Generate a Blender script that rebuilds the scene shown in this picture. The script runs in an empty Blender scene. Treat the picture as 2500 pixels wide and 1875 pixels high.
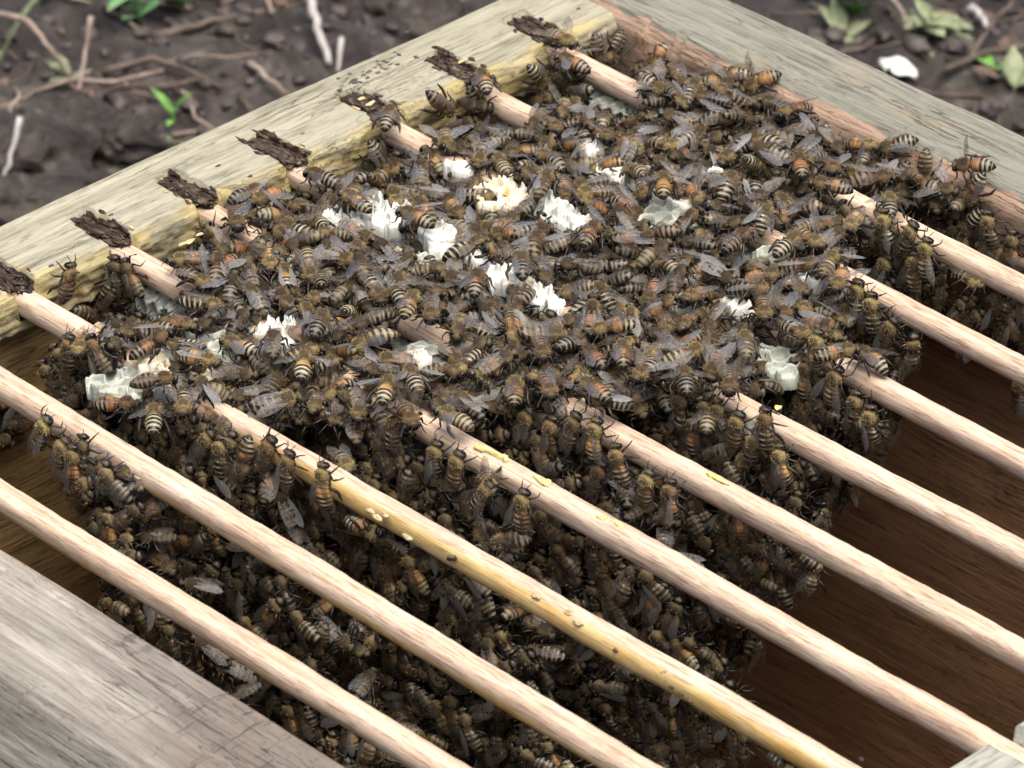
import bpy, math, random
import numpy as np
from mathutils import Vector, Matrix, noise

# ------------------------------------------------------------------ camera, light, exposure
S = 0.001                                   # everything below is written in millimetres
sc = bpy.context.scene
CAMM = np.array([[0.70012834, -0.38502376, 0.60131274],
                 [0.7139656, 0.36740062, -0.59604522],
                 [0.0085689, 0.84662476, 0.53212131]])
CAMP = np.array([1020.18368634, -686.47306873, 771.42718672])
FPX = 12500.0
cd = bpy.data.cameras.new('camera'); cam = bpy.data.objects.new('camera', cd)
sc.collection.objects.link(cam); sc.camera = cam
mw = Matrix([list(CAMM[i]) + [CAMP[i]*S] for i in range(3)] + [[0, 0, 0, 1]])
cam.matrix_world = mw
cd.sensor_width = 36.0; cd.lens = FPX/2500*36.0
cd.clip_start = 0.05; cd.clip_end = 200
cd.dof.use_dof = True; cd.dof.focus_distance = 1.47; cd.dof.aperture_fstop = 36

SUN_EL, SUN_AZ = 76.0, 100.0                 # azimuth measured from +Y towards +X
w = bpy.data.worlds.new('World'); sc.world = w; w.use_nodes = True
nt = w.node_tree; nt.nodes.clear()
sky = nt.nodes.new('ShaderNodeTexSky'); sky.sky_type = 'NISHITA'; sky.sun_disc = False
sky.sun_elevation = math.radians(SUN_EL); sky.sun_rotation = math.radians(SUN_AZ)
sky.air_density = 1.0; sky.dust_density = 9.0; sky.ozone_density = 0.5
bg = nt.nodes.new('ShaderNodeBackground'); bg.inputs[1].default_value = 0.075
wo = nt.nodes.new('ShaderNodeOutputWorld')
nt.links.new(sky.outputs[0], bg.inputs[0]); nt.links.new(bg.outputs[0], wo.inputs[0])
sd = bpy.data.lights.new('sun', 'SUN'); sd.energy = 1.5; sd.angle = math.radians(55); sd.color = (1.0, 0.955, 0.89)
sun = bpy.data.objects.new('sun', sd); sc.collection.objects.link(sun)
sdir = Vector((math.sin(math.radians(SUN_AZ))*math.cos(math.radians(SUN_EL)),
               math.cos(math.radians(SUN_AZ))*math.cos(math.radians(SUN_EL)), math.sin(math.radians(SUN_EL))))
sun.rotation_euler = sdir.to_track_quat('Z', 'Y').to_euler()
sc.view_settings.view_transform = 'Standard'; sc.view_settings.look = 'None'
sc.view_settings.exposure = 1.1; sc.view_settings.gamma = 1.0
sc.cycles.use_denoising = True
sc.cycles.max_bounces = 6; sc.cycles.transparent_max_bounces = 12; sc.cycles.diffuse_bounces = 1
sc.cycles.glossy_bounces = 2; sc.cycles.transmission_bounces = 2
sc.cycles.sample_clamp_indirect = 4.0

rng = np.random.default_rng(7)
random.seed(7)
K = 2500/2212.0                              # my pixel notes were taken on a 2212 px wide view

def at(px, py, v=0.0, ax=2):
    """place in the hive where the noted pixel meets the plane coordinate[ax] == v"""
    d = CAMM @ np.array([(px*K-1250)/FPX, -(py*K-937.5)/FPX, -1.0])
    return CAMP + (v-CAMP[ax])/d[ax]*d

def px_of(P):
    q = (np.atleast_2d(P)-CAMP) @ CAMM
    return np.stack([(1250+FPX*q[:, 0]/-q[:, 2])/K, (937.5-FPX*q[:, 1]/-q[:, 2])/K], 1)

# ------------------------------------------------------------------ mesh helpers
def mk(name, V, F, mats, parent=None, mi=None, col=None, fac=None, smooth=True, link=True, extra=None):
    """V in mm; F list of arrays/lists"""
    me = bpy.data.meshes.new(name)
    V = np.asarray(V, float)*S
    if isinstance(F, np.ndarray) and F.ndim == 2:
        nf, k = F.shape
        me.vertices.add(len(V)); me.vertices.foreach_set('co', V.astype('f').ravel())
        me.loops.add(nf*k); me.loops.foreach_set('vertex_index', F.astype('i').ravel())
        me.polygons.add(nf); me.polygons.foreach_set('loop_start', np.arange(nf, dtype='i')*k)
        me.polygons.foreach_set('loop_total', np.full(nf, k, 'i'))
        me.update(calc_edges=True)
    else:
        me.from_pydata([tuple(v) for v in V], [], [tuple(int(i) for i in f) for f in F])
    for m in (mats if isinstance(mats, (list, tuple)) else [mats]): me.materials.append(m)
    if mi is not None: me.polygons.foreach_set('material_index', np.asarray(mi, 'i'))
    me.polygons.foreach_set('use_smooth', np.full(len(me.polygons), smooth))
    if col is not None:
        a = me.color_attributes.new('col', 'FLOAT_COLOR', 'POINT'); a.data.foreach_set('color', np.asarray(col, 'f').ravel())
    if fac is not None:
        a = me.attributes.new('fac', 'FLOAT', 'POINT'); a.data.foreach_set('value', np.asarray(fac, 'f').ravel())
    me.update()
    if not link: return me
    o = bpy.data.objects.new(name, me); sc.collection.objects.link(o)
    if parent: o.parent = parent
    return o

def tag(o, label=None, cat=None, group=None, kind=None):
    for k, v in (('label', label), ('category', cat), ('group', group), ('kind', kind)):
        if v: o[k] = v
    return o

def empty(name, loc=(0, 0, 0)):
    o = bpy.data.objects.new(name, None); sc.collection.objects.link(o)
    o.location = Vector(loc)*S; o.empty_display_size = 0.01
    return o

def grid_faces(nu, nv, closed_v=False):
    i = np.arange(nu-1)[:, None]; j = np.arange(nv if closed_v else nv-1)[None, :]
    a = i*nv+j; b = i*nv+(j+1) % nv; c = (i+1)*nv+(j+1) % nv; d = (i+1)*nv+j
    return np.stack([a, b, c, d], -1).reshape(-1, 4)

def _hash(ix, iy, iz):
    h = (ix*374761393 + iy*668265263 + iz*2147483647 + 12345) & 0xffffffff
    h = ((h ^ (h >> 13))*1274126177) & 0xffffffff
    return ((h ^ (h >> 16)) & 0xffff)/65535.0

def vnoise(P):
    """value noise -1..1 on an (n,3) array"""
    P = np.asarray(P, float); i = np.floor(P).astype(np.int64); f = P-i; f = f*f*(3-2*f)
    r = 0
    for dx in (0, 1):
        for dy in (0, 1):
            for dz in (0, 1):
                wgt = (f[:, 0] if dx else 1-f[:, 0])*(f[:, 1] if dy else 1-f[:, 1])*(f[:, 2] if dz else 1-f[:, 2])
                r = r + wgt*_hash(i[:, 0]+dx, i[:, 1]+dy, i[:, 2]+dz)
    return r*2-1

def fbm(P, oct=3):
    r = 0; a = 1; P = np.asarray(P, float)
    for k in range(oct): r = r + a*vnoise(P*2**k + 17.3*k); a *= .5
    return r

def sstep(a, b, x):
    t = np.clip((x-a)/(b-a), 0, 1); return t*t*(3-2*t)

# ------------------------------------------------------------------ materials
class NT:
    def __init__(s, name):
        s.m = bpy.data.materials.new(name); s.m.use_nodes = True; s.t = s.m.node_tree
        s.p = s.t.nodes['Principled BSDF']; s.out = s.t.nodes['Material Output']
    def n(s, typ, **kw):
        x = s.t.nodes.new(typ)
        for k, v in kw.items():
            if k.startswith('i_'):
                key = k[2:]; key = int(key) if key.isdigit() else key
                x.inputs[key].default_value = v
            else: setattr(x, k, v)
        return x
    def l(s, a, b): s.t.links.new(a, b)
    def coord(s, scale, which='Object', loc=(0, 0, 0)):
        tc = s.n('ShaderNodeTexCoord'); mp = s.n('ShaderNodeMapping'); mp.inputs['Scale'].default_value = scale
        mp.inputs['Location'].default_value = loc
        s.l(tc.outputs[which], mp.inputs[0]); return mp.outputs[0]
    def noise(s, vec, scale=1, detail=4, rough=.55, dist=0):
        x = s.n('ShaderNodeTexNoise'); x.inputs['Scale'].default_value = scale; x.inputs['Detail'].default_value = detail
        x.inputs['Roughness'].default_value = rough; x.inputs['Distortion'].default_value = dist
        s.l(vec, x.inputs['Vector']); return x.outputs['Fac']
    def ramp(s, fac, stops):
        r = s.n('ShaderNodeValToRGB'); e = r.color_ramp.elements
        while len(e) < len(stops): e.new(.5)
        for el, (p, c) in zip(e, stops):
            el.position = p; el.color = (*c, 1) if len(c) == 3 else c
        s.l(fac, r.inputs[0]); return r.outputs[0]
    def mix(s, a, b, f, mode='MIX'):
        x = s.n('ShaderNodeMix', data_type='RGBA', blend_type=mode)
        for k, v in ((6, a), (7, b), (0, f)):
            if hasattr(v, 'links'): s.l(v, x.inputs[k])
            elif k == 0: x.inputs[0].default_value = v
            else: x.inputs[k].default_value = (*v, 1)
        return x.outputs[2]
    def math(s, op, a, b=None, c=None):
        x = s.n('ShaderNodeMath', operation=op)
        for k, v in enumerate((a, b, c)):
            if v is None: continue
            if hasattr(v, 'links'): s.l(v, x.inputs[k])
            else: x.inputs[k].default_value = v
        return x.outputs[0]
    def attr(s, name, out='Fac'):
        x = s.n('ShaderNodeAttribute'); x.attribute_name = name; return x.outputs[out]
    def bump(s, h, dist=.0003, strength=.6):
        b = s.n('ShaderNodeBump'); b.inputs['Distance'].default_value = dist; b.inputs['Strength'].default_value = strength
        s.l(h, b.inputs['Height']); s.l(b.outputs[0], s.p.inputs['Normal'])

def wood(name, axis, top, fresh, dark, specks=.35, crossc=False, patch=None, rough=.75, streak=1.0):
    """weathered colours `top` mixed with `fresh` by the vertex attribute fac (0 weathered, 1 fresh wood)"""
    k = NT(name)
    def sv(along, across):
        v = [across, across, across]; v[axis] = along; return tuple(v)
    g1 = k.noise(k.coord(sv(16, 260)), 1, 6, .72, .5)      # broad grain bands
    g2 = k.noise(k.coord(sv(55, 760)), 1, 5, .78, .5)          # fine fibres
    big = k.noise(k.coord(sv(14, 30)), 1, 3)              # blotches
    ct = k.ramp(g1, [(.28, top[0]), (.5, top[1]), (.72, top[2])])
    cf = k.ramp(g1, [(.28, fresh[0]), (.5, fresh[1]), (.72, fresh[2])])
    f = k.math('ADD', k.attr('fac'), k.math('MULTIPLY', k.math('SUBTRACT', big, .5), 1.1))
    f = k.ramp(f, [(.3, (0, 0, 0)), (.75, (1, 1, 1))])
    c = k.mix(ct, cf, f)
    c = k.mix(c, dark, k.math('MULTIPLY', k.ramp(g2, [(.50, (0, 0, 0)), (.66, (1, 1, 1))]), .8*streak))
    if patch:
        pm = k.noise(k.coord(sv(18, 60), loc=(3, 1, 2)), 1, 4, .6)
        c = k.mix(c, patch, k.math('MULTIPLY', k.ramp(pm, [(.62, (0, 0, 0)), (.7, (1, 1, 1))]), .6))
    ck = k.noise(k.coord(sv(20, 330), loc=(4, 8, 6)), 1, 5, .6, .8)      # fine drying cracks along the grain
    ckm = k.ramp(ck, [(.485, (0, 0, 0)), (.5, (1, 1, 1)), (.515, (0, 0, 0))])
    ckz = k.ramp(k.noise(k.coord(sv(22, 60), loc=(2, 2, 8)), 1, 3), [(.48, (0, 0, 0)), (.6, (1, 1, 1))])
    ckm = k.math('MULTIPLY', ckm, ckz)
    c = k.mix(c, tuple(x*.4 for x in dark), k.math('MULTIPLY', ckm, .8))
    h = k.math('SUBTRACT', k.math('ADD', k.math('MULTIPLY', g2, .9), k.math('MULTIPLY', g1, .8)), k.math('MULTIPLY', ckm, .8))
    if specks:
        sp = k.noise(k.coord(sv(330, 700)), 1, 3, .8)
        where = k.ramp(k.noise(k.coord(sv(20, 32), loc=(1, 5, 9)), 1, 2), [(.5, (0, 0, 0)), (.66, (1, 1, 1))])
        m = k.math('MULTIPLY', k.ramp(sp, [(.57, (0, 0, 0)), (.66, (1, 1, 1))]), where)
        c = k.mix(c, tuple(x*.45 for x in dark), k.math('MULTIPLY', m, specks))
        h = k.math('SUBTRACT', h, k.math('MULTIPLY', m, .5))
    if crossc:                                             # weather checks running across the grain
        v = [30, 30, 30]; v[axis] = 300
        cr = k.noise(k.coord(tuple(v)), 1, 4, .75, .6)
        zone = k.ramp(k.noise(k.coord(sv(10, 22), loc=(7, 3, 2)), 1, 3), [(.42, (0, 0, 0)), (.58, (1, 1, 1))])
        m = k.math('MULTIPLY', k.ramp(cr, [(.6, (0, 0, 0)), (.64, (1, 1, 1)), (.69, (0, 0, 0))]), zone)
        c = k.mix(c, (.07, .055, .045), k.math('MULTIPLY', m, .85))
        c = k.mix(c, k.mix(c, (.15, .12, .10), .8), k.math('MULTIPLY', zone, .85))
        h = k.math('SUBTRACT', h, k.math('MULTIPLY', m, 1.3))
    k.l(c, k.p.inputs['Base Color']); k.p.inputs['Roughness'].default_value = rough
    k.p.inputs['Specular IOR Level'].default_value = .3
    k.bump(h, .0006, .8)
    return k.m

M_C = wood('pale_weathered_wood', 1, [(.22, .215, .16), (.35, .34, .26), (.47, .45, .36)],
           [(.32, .245, .09), (.48, .40, .19), (.58, .52, .33)], (.13, .11, .065), .4)
M_B = wood('grey_green_wood', 0, [(.155, .16, .13), (.23, .235, .195), (.30, .295, .245)],
           [(.32, .215, .155), (.43, .30, .22), (.50, .38, .29)], (.11, .085, .06), .35, patch=(.30, .27, .20))
M_A = wood('cracked_grey_wood', 0, [(.14, .132, .115), (.29, .28, .245), (.49, .465, .405)],
           [(.33, .27, .2), (.45, .37, .28), (.56, .46, .36)], (.15, .12, .10), .6, crossc=True, patch=(.50, .32, .20))
M_D = wood('light_grey_wood', 1, [(.27, .28, .25), (.38, .39, .34), (.46, .46, .40)],
           [(.30, .29, .25), (.40, .39, .33), (.47, .45, .38)], (.13, .12, .10), .4)
M_WALLC = wood('brown_inner_wood_end', 1, [(.20, .125, .05), (.32, .21, .09), (.42, .30, .14)],
               [(.2, .11, .04), (.26, .15, .06), (.3, .19, .08)], (.07, .035, .015), .5)
M_WALLB = wood('red_brown_inner_wood', 0, [(.23, .125, .065), (.34, .19, .10), (.42, .25, .145)],
               [(.2, .1, .04), (.26, .13, .06), (.3, .16, .08)], (.05, .02, .012), .5, streak=.8, patch=(.05, .025, .015))

def bar_mat():
    k = NT('pale_bar_wood')
    oi = k.n('ShaderNodeObjectInfo'); off = k.n('ShaderNodeVectorMath', operation='SCALE'); 
    cmb = k.n('ShaderNodeCombineXYZ'); k.l(oi.outputs['Random'], cmb.inputs[0]); k.l(oi.outputs['Random'], cmb.inputs[2])
    k.l(cmb.outputs[0], off.inputs[0]); off.inputs['Scale'].default_value = 3.0
    tc = k.n('ShaderNodeTexCoord'); add = k.n('ShaderNodeVectorMath', operation='ADD')
    k.l(tc.outputs['Object'], add.inputs[0]); k.l(off.outputs[0], add.inputs[1])
    def c(sv):
        mp = k.n('ShaderNodeMapping'); mp.inputs['Scale'].default_value = sv; k.l(add.outputs[0], mp.inputs[0]); return mp.outputs[0]
    g1 = k.noise(c((26, 520, 520)), 1, 5, .65, .3); g2 = k.noise(c((95, 1500, 1500)), 1, 4, .7, .2)
    col = k.ramp(g1, [(.32, (.49, .345, .24)), (.5, (.65, .50, .38)), (.68, (.75, .635, .50))])
    col = k.mix(col, (.33, .19, .12), k.math('MULTIPLY', k.ramp(g2, [(.52, (0, 0, 0)), (.64, (1, 1, 1))]), .75))
    st = k.noise(c((22, 60, 60)), 1, 4, .6)
    f = k.ramp(k.math('ADD', k.attr('fac'), k.math('MULTIPLY', k.math('SUBTRACT', st, .5), 1.3)), [(.45, (0, 0, 0)), (.8, (1, 1, 1))])
    stc = k.ramp(k.noise(c((60, 120, 120)), 1, 3), [(.35, (.60, .36, .09)), (.6, (.68, .50, .20))])
    col = k.mix(col, stc, k.math('MULTIPLY', f, .85))
    d1 = k.ramp(k.noise(c((90, 1500, 1500)), 1, 2, .6), [(.60, (0, 0, 0)), (.66, (1, 1, 1))])
    col = k.mix(col, (.16, .10, .075), k.math('MULTIPLY', d1, .5))
    gr = k.ramp(k.noise(c((35, 140, 140)), 1, 5, .7), [(.55, (0, 0, 0)), (.75, (1, 1, 1))])
    col = k.mix(col, (.42, .32, .24), k.math('MULTIPLY', gr, .3))
    sp = k.ramp(k.noise(c((280, 420, 420)), 1, 2, .6), [(.71, (0, 0, 0)), (.76, (1, 1, 1))])
    col = k.mix(col, (.16, .06, .035), k.math('MULTIPLY', k.math('MULTIPLY', sp, f), .8))
    k.l(col, k.p.inputs['Base Color']); k.p.inputs['Roughness'].default_value = .62
    k.p.inputs['Specular IOR Level'].default_value = .35
    k.bump(k.math('ADD', g2, k.math('MULTIPLY', g1, .6)), .0004, .6)
    return k.m
M_BAR = bar_mat()

def plain(name, stops, scale, rough=.6, bump=.0004, sub=0, alt=None, spec=.5, detail=4):
    k = NT(name); n = k.noise(k.coord((scale,)*3), 1, detail, .6)
    c = k.ramp(n, stops); k.l(c, k.p.inputs['Base Color']); k.p.inputs['Roughness'].default_value = rough
    k.p.inputs['Specular IOR Level'].default_value = spec
    if sub: k.p.inputs['Subsurface Weight'].default_value = sub; k.p.inputs['Subsurface Radius'].default_value = (.003, .0025, .002); k.p.inputs['Subsurface Scale'].default_value = 1
    if bump: k.bump(n, bump, .6)
    return k.m
M_PROP = plain('dark_propolis', [(.3, (.018, .012, .009)), (.5, (.05, .033, .023)), (.7, (.14, .10, .055))], 330, .38, .0008)
M_YPROP = plain('yellow_propolis', [(.3, (.42, .32, .15)), (.6, (.54, .46, .28))], 300, .6, .0006)
M_YWAX = plain('yellow_wax', [(.3, (.62, .50, .14)), (.6, (.78, .70, .32))], 300, .5, .0004, .2)

def wax_mat(name, a, b, honey=None, sss=.35):
    k = NT(name); n = k.noise(k.coord((260,)*3), 1, 3)
    c = k.ramp(n, [(.35, a), (.62, b)])
    if honey: c = k.mix(c, honey, k.attr('fac'))
    k.l(c, k.p.inputs['Base Color']); k.p.inputs['Roughness'].default_value = .5
    k.p.inputs['Subsurface Weight'].default_value = sss; k.p.inputs['Subsurface Radius'].default_value = (.0015, .0012, .001)
    k.p.inputs['Subsurface Scale'].default_value = 1; k.bump(n, .0003, .4); return k.m
M_WHITE = wax_mat('white_wax', (.60, .61, .56), (.80, .81, .77), sss=.3)
M_CREAM = wax_mat('cream_wax', (.70, .62, .40), (.84, .83, .72), (.62, .33, .06))
M_COMB = wax_mat('greenish_comb_wax', (.32, .35, .30), (.50, .53, .47), (.05, .028, .014), sss=0)  # last colour: brown old wax, also standing in for shade inside the hive

def bee_mat():
    k = NT('bee_cuticle_and_hair')
    a = k.n('ShaderNodeAttribute'); a.attribute_name = 'col'
    g = k.n('ShaderNodeNewGeometry'); oi = k.n('ShaderNodeObjectInfo')
    r = k.math('FRACT', k.math('ADD', oi.outputs['Random'], g.outputs['Random Per Island']))
    hs = k.n('ShaderNodeHueSaturation'); hs.inputs['Saturation'].default_value = 1.0
    k.l(k.math('ADD', .58, k.math('MULTIPLY', oi.outputs['Random'], .52)), hs.inputs['Value'])
    k.l(k.math('ADD', .485, k.math('MULTIPLY', oi.outputs['Random'], .03)), hs.inputs['Hue'])
    k.l(a.outputs['Color'], hs.inputs['Color']); k.l(hs.outputs[0], k.p.inputs['Base Color'])
    k.l(a.outputs['Alpha'], k.p.inputs['Roughness']); k.p.inputs['Specular IOR Level'].default_value = .45
    n = k.noise(k.coord((2600,)*3), 1, 2); k.bump(n, .00008, .5)
    return k.m
M_BEE = bee_mat()

def wing_mat():
    k = NT('translucent_wing')
    co = k.n('ShaderNodeAttribute'); co.attribute_name = 'col'    # wing space coordinates
    mp = k.n('ShaderNodeMapping'); mp.inputs['Scale'].default_value = (5.0, 2.6, 1); k.l(co.outputs['Color'], mp.inputs[0])
    v = k.n('ShaderNodeTexVoronoi', feature='DISTANCE_TO_EDGE'); v.inputs['Scale'].default_value = 1.0; k.l(mp.outputs[0], v.inputs['Vector'])
    vein = k.ramp(v.outputs['Distance'], [(.02, (1, 1, 1)), (.07, (0, 0, 0))])
    oi_ = k.n('ShaderNodeObjectInfo'); gi = k.n('ShaderNodeNewGeometry')
    rnd = k.math('FRACT', k.math('ADD', oi_.outputs['Random'], gi.outputs['Random Per Island']))
    base = k.mix((.18, .15, .10), (.44, .46, .46), k.math('POWER', rnd, 3.0))
    c = k.mix(base, (.10, .06, .035), k.math('MULTIPLY', vein, .8))
    df = k.n('ShaderNodeBsdfDiffuse'); k.l(c, df.inputs[0])
    tr = k.n('ShaderNodeBsdfTransparent'); tr.inputs[0].default_value = (.88, .80, .68, 1)
    mx = k.n('ShaderNodeMixShader')
    f = k.math('ADD', .06, k.math('MULTIPLY', vein, .42)); f = k.math('ADD', f, k.math('MULTIPLY', k.math('POWER', rnd, 4.0), .28))
    k.l(f, mx.inputs[0]); k.l(tr.outputs[0], mx.inputs[1]); k.l(df.outputs[0], mx.inputs[2])
    gl = k.n('ShaderNodeBsdfGlossy'); gl.inputs['Roughness'].default_value = .42; gl.inputs[0].default_value = (.44, .48, .53, 1)
    w1 = k.noise(mp.outputs[0], 1.6, 2); b_ = k.n('ShaderNodeBump'); b_.inputs['Distance'].default_value = .0004; b_.inputs['Strength'].default_value = .7
    k.l(w1, b_.inputs['Height']); k.l(b_.outputs[0], gl.inputs['Normal'])
    lw = k.n('ShaderNodeLayerWeight'); lw.inputs[0].default_value = .35; k.l(b_.outputs[0], lw.inputs['Normal'])
    m2 = k.n('ShaderNodeMixShader'); k.l(k.math('ADD', .05, k.math('MULTIPLY', lw.outputs['Fresnel'], .26)), m2.inputs[0])
    k.l(mx.outputs[0], m2.inputs[1]); k.l(gl.outputs[0], m2.inputs[2]); k.l(m2.outputs[0], k.out.inputs[0])
    return k.m
M_WING = wing_mat()

# ------------------------------------------------------------------ ground and what lies on it
G = -300.0
def soil_mat():
    k = NT('damp_brown_soil')
    n1 = k.noise(k.coord((48,)*3), 1, 8, .78, .6); n2 = k.noise(k.coord((150,)*3), 1, 5, .7); n3 = k.noise(k.coord((9,)*3), 1, 3)
    c = k.ramp(n1, [(.34, (.02, .017, .014)), (.47, (.07, .06, .052)), (.58, (.14, .122, .107)), (.7, (.26, .23, .20))])
    c = k.mix(c, (.035, .03, .034), k.math('MULTIPLY', k.ramp(n3, [(.35, (1, 1, 1)), (.55, (0, 0, 0))]), .7))
    c = k.mix(c, (.14, .075, .045), k.math('MULTIPLY', k.ramp(n2, [(.62, (0, 0, 0)), (.72, (1, 1, 1))]), .5))
    k.l(c, k.p.inputs['Base Color']); k.l(k.ramp(n3, [(.4, (.35,)*3), (.6, (.8,)*3)]), k.p.inputs['Roughness'])
    k.bump(k.math('ADD', n1, k.math('MULTIPLY', n2, .5)), .012, .8)
    return k.m
M_SOIL = soil_mat()
def ground():
    def ax(c, fine, n, far):
        a = np.linspace(-fine, fine, n); step = a[1]-a[0]; out = [fine]; 
        while out[-1] < far: step *= 1.25; out.append(out[-1]+step)
        e = np.array(out[1:]); return c+np.concatenate([-e[::-1], a, e])
    xs = ax(-300, 420, 211, 60000); ys = ax(650, 420, 211, 60000)
    X, Y = np.meshgrid(xs, ys, indexing='ij'); P = np.stack([X.ravel(), Y.ravel(), 0*X.ravel()], 1)
    z = fbm(P/70.0, 4)*11 + np.abs(fbm(P/22.0+5, 3))*7 + fbm(P/7.0+9, 2)*1.6
    P[:, 2] = G + z
    o = mk('ground', P, grid_faces(len(xs), len(ys)), M_SOIL); o['kind'] = 'structure'
    return lambda x, y: float(G + fbm(np.array([[x/70.0, y/70.0, 0]]), 4)[0]*11 + abs(fbm(np.array([[x/22.0+5, y/22.0+5, 5]]), 3)[0])*7)
gz = ground()

def on_ground(px, py, h=0.0):
    z = G+8
    for _ in range(4):
        p = at(px, py, z+h); z = gz(p[0], p[1])
    return np.array([p[0], p[1], z+h])

def tube(pts, radii, seg=7, flat=1.0, jitter=0.0, seed=0):
    pts = np.asarray(pts, float); n = len(pts); radii = np.broadcast_to(radii, (n,))
    T = np.gradient(pts, axis=0); T /= np.linalg.norm(T, axis=1)[:, None]+1e-9
    up = np.array([0, 0, 1.0]); 
    if abs(T[:, 2]).mean() > .8: up = np.array([0, 1.0, 0])
    Sx = np.cross(T, up); Sx /= np.linalg.norm(Sx, axis=1)[:, None]+1e-9; U = np.cross(Sx, T)
    a = np.linspace(0, 2*np.pi, seg, endpoint=False)
    V = pts[:, None] + radii[:, None, None]*(np.cos(a)[None, :, None]*Sx[:, None]*flat + np.sin(a)[None, :, None]*U[:, None])
    if jitter: 
        r = np.random.default_rng(seed); V = V + r.normal(0, jitter, (n, seg, 1))*radii[:, None, None]*(V-pts[:, None])/(radii[:, None, None]+1e-9)
    V = V.reshape(-1, 3); F = [list(f) for f in grid_faces(n, seg, True)]
    F.append(list(range(seg))[::-1]); F.append(list(range((n-1)*seg, n*seg)))
    return V, F

def leaf_blade(L, W, bend=.25, n=7):
    """pointed leaf along +x with a fold, real thickness"""
    u = np.linspace(0, 1, n); wd = W*np.sin(np.pi*np.clip(u, 0.02, .985)**.85)/2
    V = []
    for s in (1, -1):
        for k in range(n):
            for j in (-1, 0, 1):
                V.append([L*u[k], j*wd[k], -bend*L*u[k]**2+abs(j)*wd[k]*.35 + s*.12])
    V = np.array(V); F = []
    for s in (0, 1):
        for k in range(n-1):
            for j in range(2):
                a = s*n*3+k*3+j; q = [a, a+1, a+4, a+3]; F.append(q if s == 0 else q[::-1])
    for k in range(n-1):
        for j in (0, 2):
            a = k*3+j; b = a+3; c = b+n*3; d = a+n*3; F.append([a, b, c, d] if j == 0 else [b, a, d, c])
    return V, F
def rotm(rx, ry, rz): 
    return np.array((Matrix.Rotation(rz, 3, 'Z') @ Matrix.Rotation(ry, 3, 'Y') @ Matrix.Rotation(rx, 3, 'X')))

M_TWIG = plain('dry_pinkish_twig', [(.35, (.18, .135, .105)), (.65, (.32, .26, .22))], 120, .75)
M_TWIGD = plain('brown_root_twig', [(.35, (.06, .043, .034)), (.65, (.13, .10, .08))], 120, .75)
M_TWIGG = plain('bleached_stalk', [(.35, (.32, .30, .29)), (.65, (.5, .48, .46))], 120, .7)
M_LEAFG = plain('bright_green_leaf', [(.35, (.10, .26, .05)), (.65, (.20, .42, .09))], 160, .5)
M_LEAFD = plain('soft_green_leaf', [(.35, (.09, .22, .08)), (.65, (.20, .38, .17))], 160, .5)
M_LEAFP = plain('pale_sage_leaf', [(.35, (.16, .20, .10)), (.65, (.32, .36, .22))], 160, .6)
M_DEAD = plain('dead_leaf_brown', [(.35, (.07, .042, .032)), (.65, (.18, .12, .09))], 90, .55)
M_CHIP = plain('chalky_white', [(.35, (.66, .65, .62)), (.65, (.82, .82, .79))], 150, .6)
M_CLOD = plain('dark_clod', [(.3, (.03, .025, .027)), (.55, (.075, .062, .058)), (.75, (.13, .11, .10))], 60, .6, .004)

def stick(name, mat, pts, r, label, cat, group=None, seed=0):
    """pts: noted pixels with heights above ground"""
    W = [on_ground(p[0], p[1], p[2]) for p in pts]
    o = W[0].copy(); P = []
    for a, b in zip(W[:-1], W[1:]):
        for t in np.linspace(0, 1, 5, endpoint=False): P.append(a+(b-a)*t)
    P.append(W[-1]); P = np.array(P); rr = np.random.default_rng(seed)
    r = r*.72; P[1:-1] += rr.normal(0, r*.16, P[1:-1].shape)
    V, F = tube(P-o, np.linspace(r, r*.6, len(P)), 7, 1, .12, seed)
    ob = mk(name, V, F, mat); ob.location = Vector(o)*S
    return tag(ob, label, cat, group)

GT = 'twigs lying on the soil'
LMK = [(374, 285, 'the bright green shoot'), (300, 45, 'the leafy soft green plant'), (150, 180, 'the two upright twigs'), (45, 330, 'the dark wet clod'), (690, 90, 'the bleached stalk'), (580, 165, 'the short reddish twig'),
       (950, 35, 'the top of the notched rail'), (1845, 50, 'the bright green seedling'), (2005, 95, 'the pale sage plant'), (1940, 150, 'the white chip'), (2145, 155, 'the lone round leaf'), (2190, 220, 'the flat yellow-green leaves'),
       (60, 40, 'the bent pale twig'), (60, 440, 'the low clod by the rail'), (450, 45, 'the long thick root'), (330, 125, 'the thin curved root')]
def near_what(px, py): return min(LMK, key=lambda q: (q[0]-px)**2+(q[1]-py)**2)[2]
USED = {}
def once(lab):
    n = USED.get(lab, 0); USED[lab] = n+1
    return lab if n == 0 else [lab.replace('short', 'stubby'), lab.replace('short', 'slender'), lab.replace('curled', 'flat'), lab][min(n, 3)-0 if n > 2 else (n-1 if 'short' in lab else 2)]
stick('twig', M_TWIG, [(-20, 15, 30), (60, 40, 26), (110, 100, 14), (152, 165, 6)], 2.2, 'bent pale pinkish twig slanting down to the small green sprig beyond the end rail', 'twig', GT, 1)
stick('twig', M_TWIG, [(197, 35, 30), (185, 110, 16), (165, 205, 5)], 2.0, 'thin straight upright pinkish twig standing next to the bent pale one', 'twig', GT, 2)
stick('twig', M_TWIGG, [(668, -15, 14), (685, 60, 10), (712, 165, 5)], 3.2, 'bleached grey stalk running down towards the middle of the notched rail', 'twig', GT, 3)
stick('twig', M_TWIGG, [(738, 90, 5), (730, 170, 4)], 2.0, 'short grey twig close beside the bleached stalk', 'twig', GT, 4)
stick('twig', M_TWIGD, [(330, 82, 2), (450, 45, 3), (640, 12, 3)], 3.0, 'long thick brown root lying across the soil at the top', 'twig', GT, 5)
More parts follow.
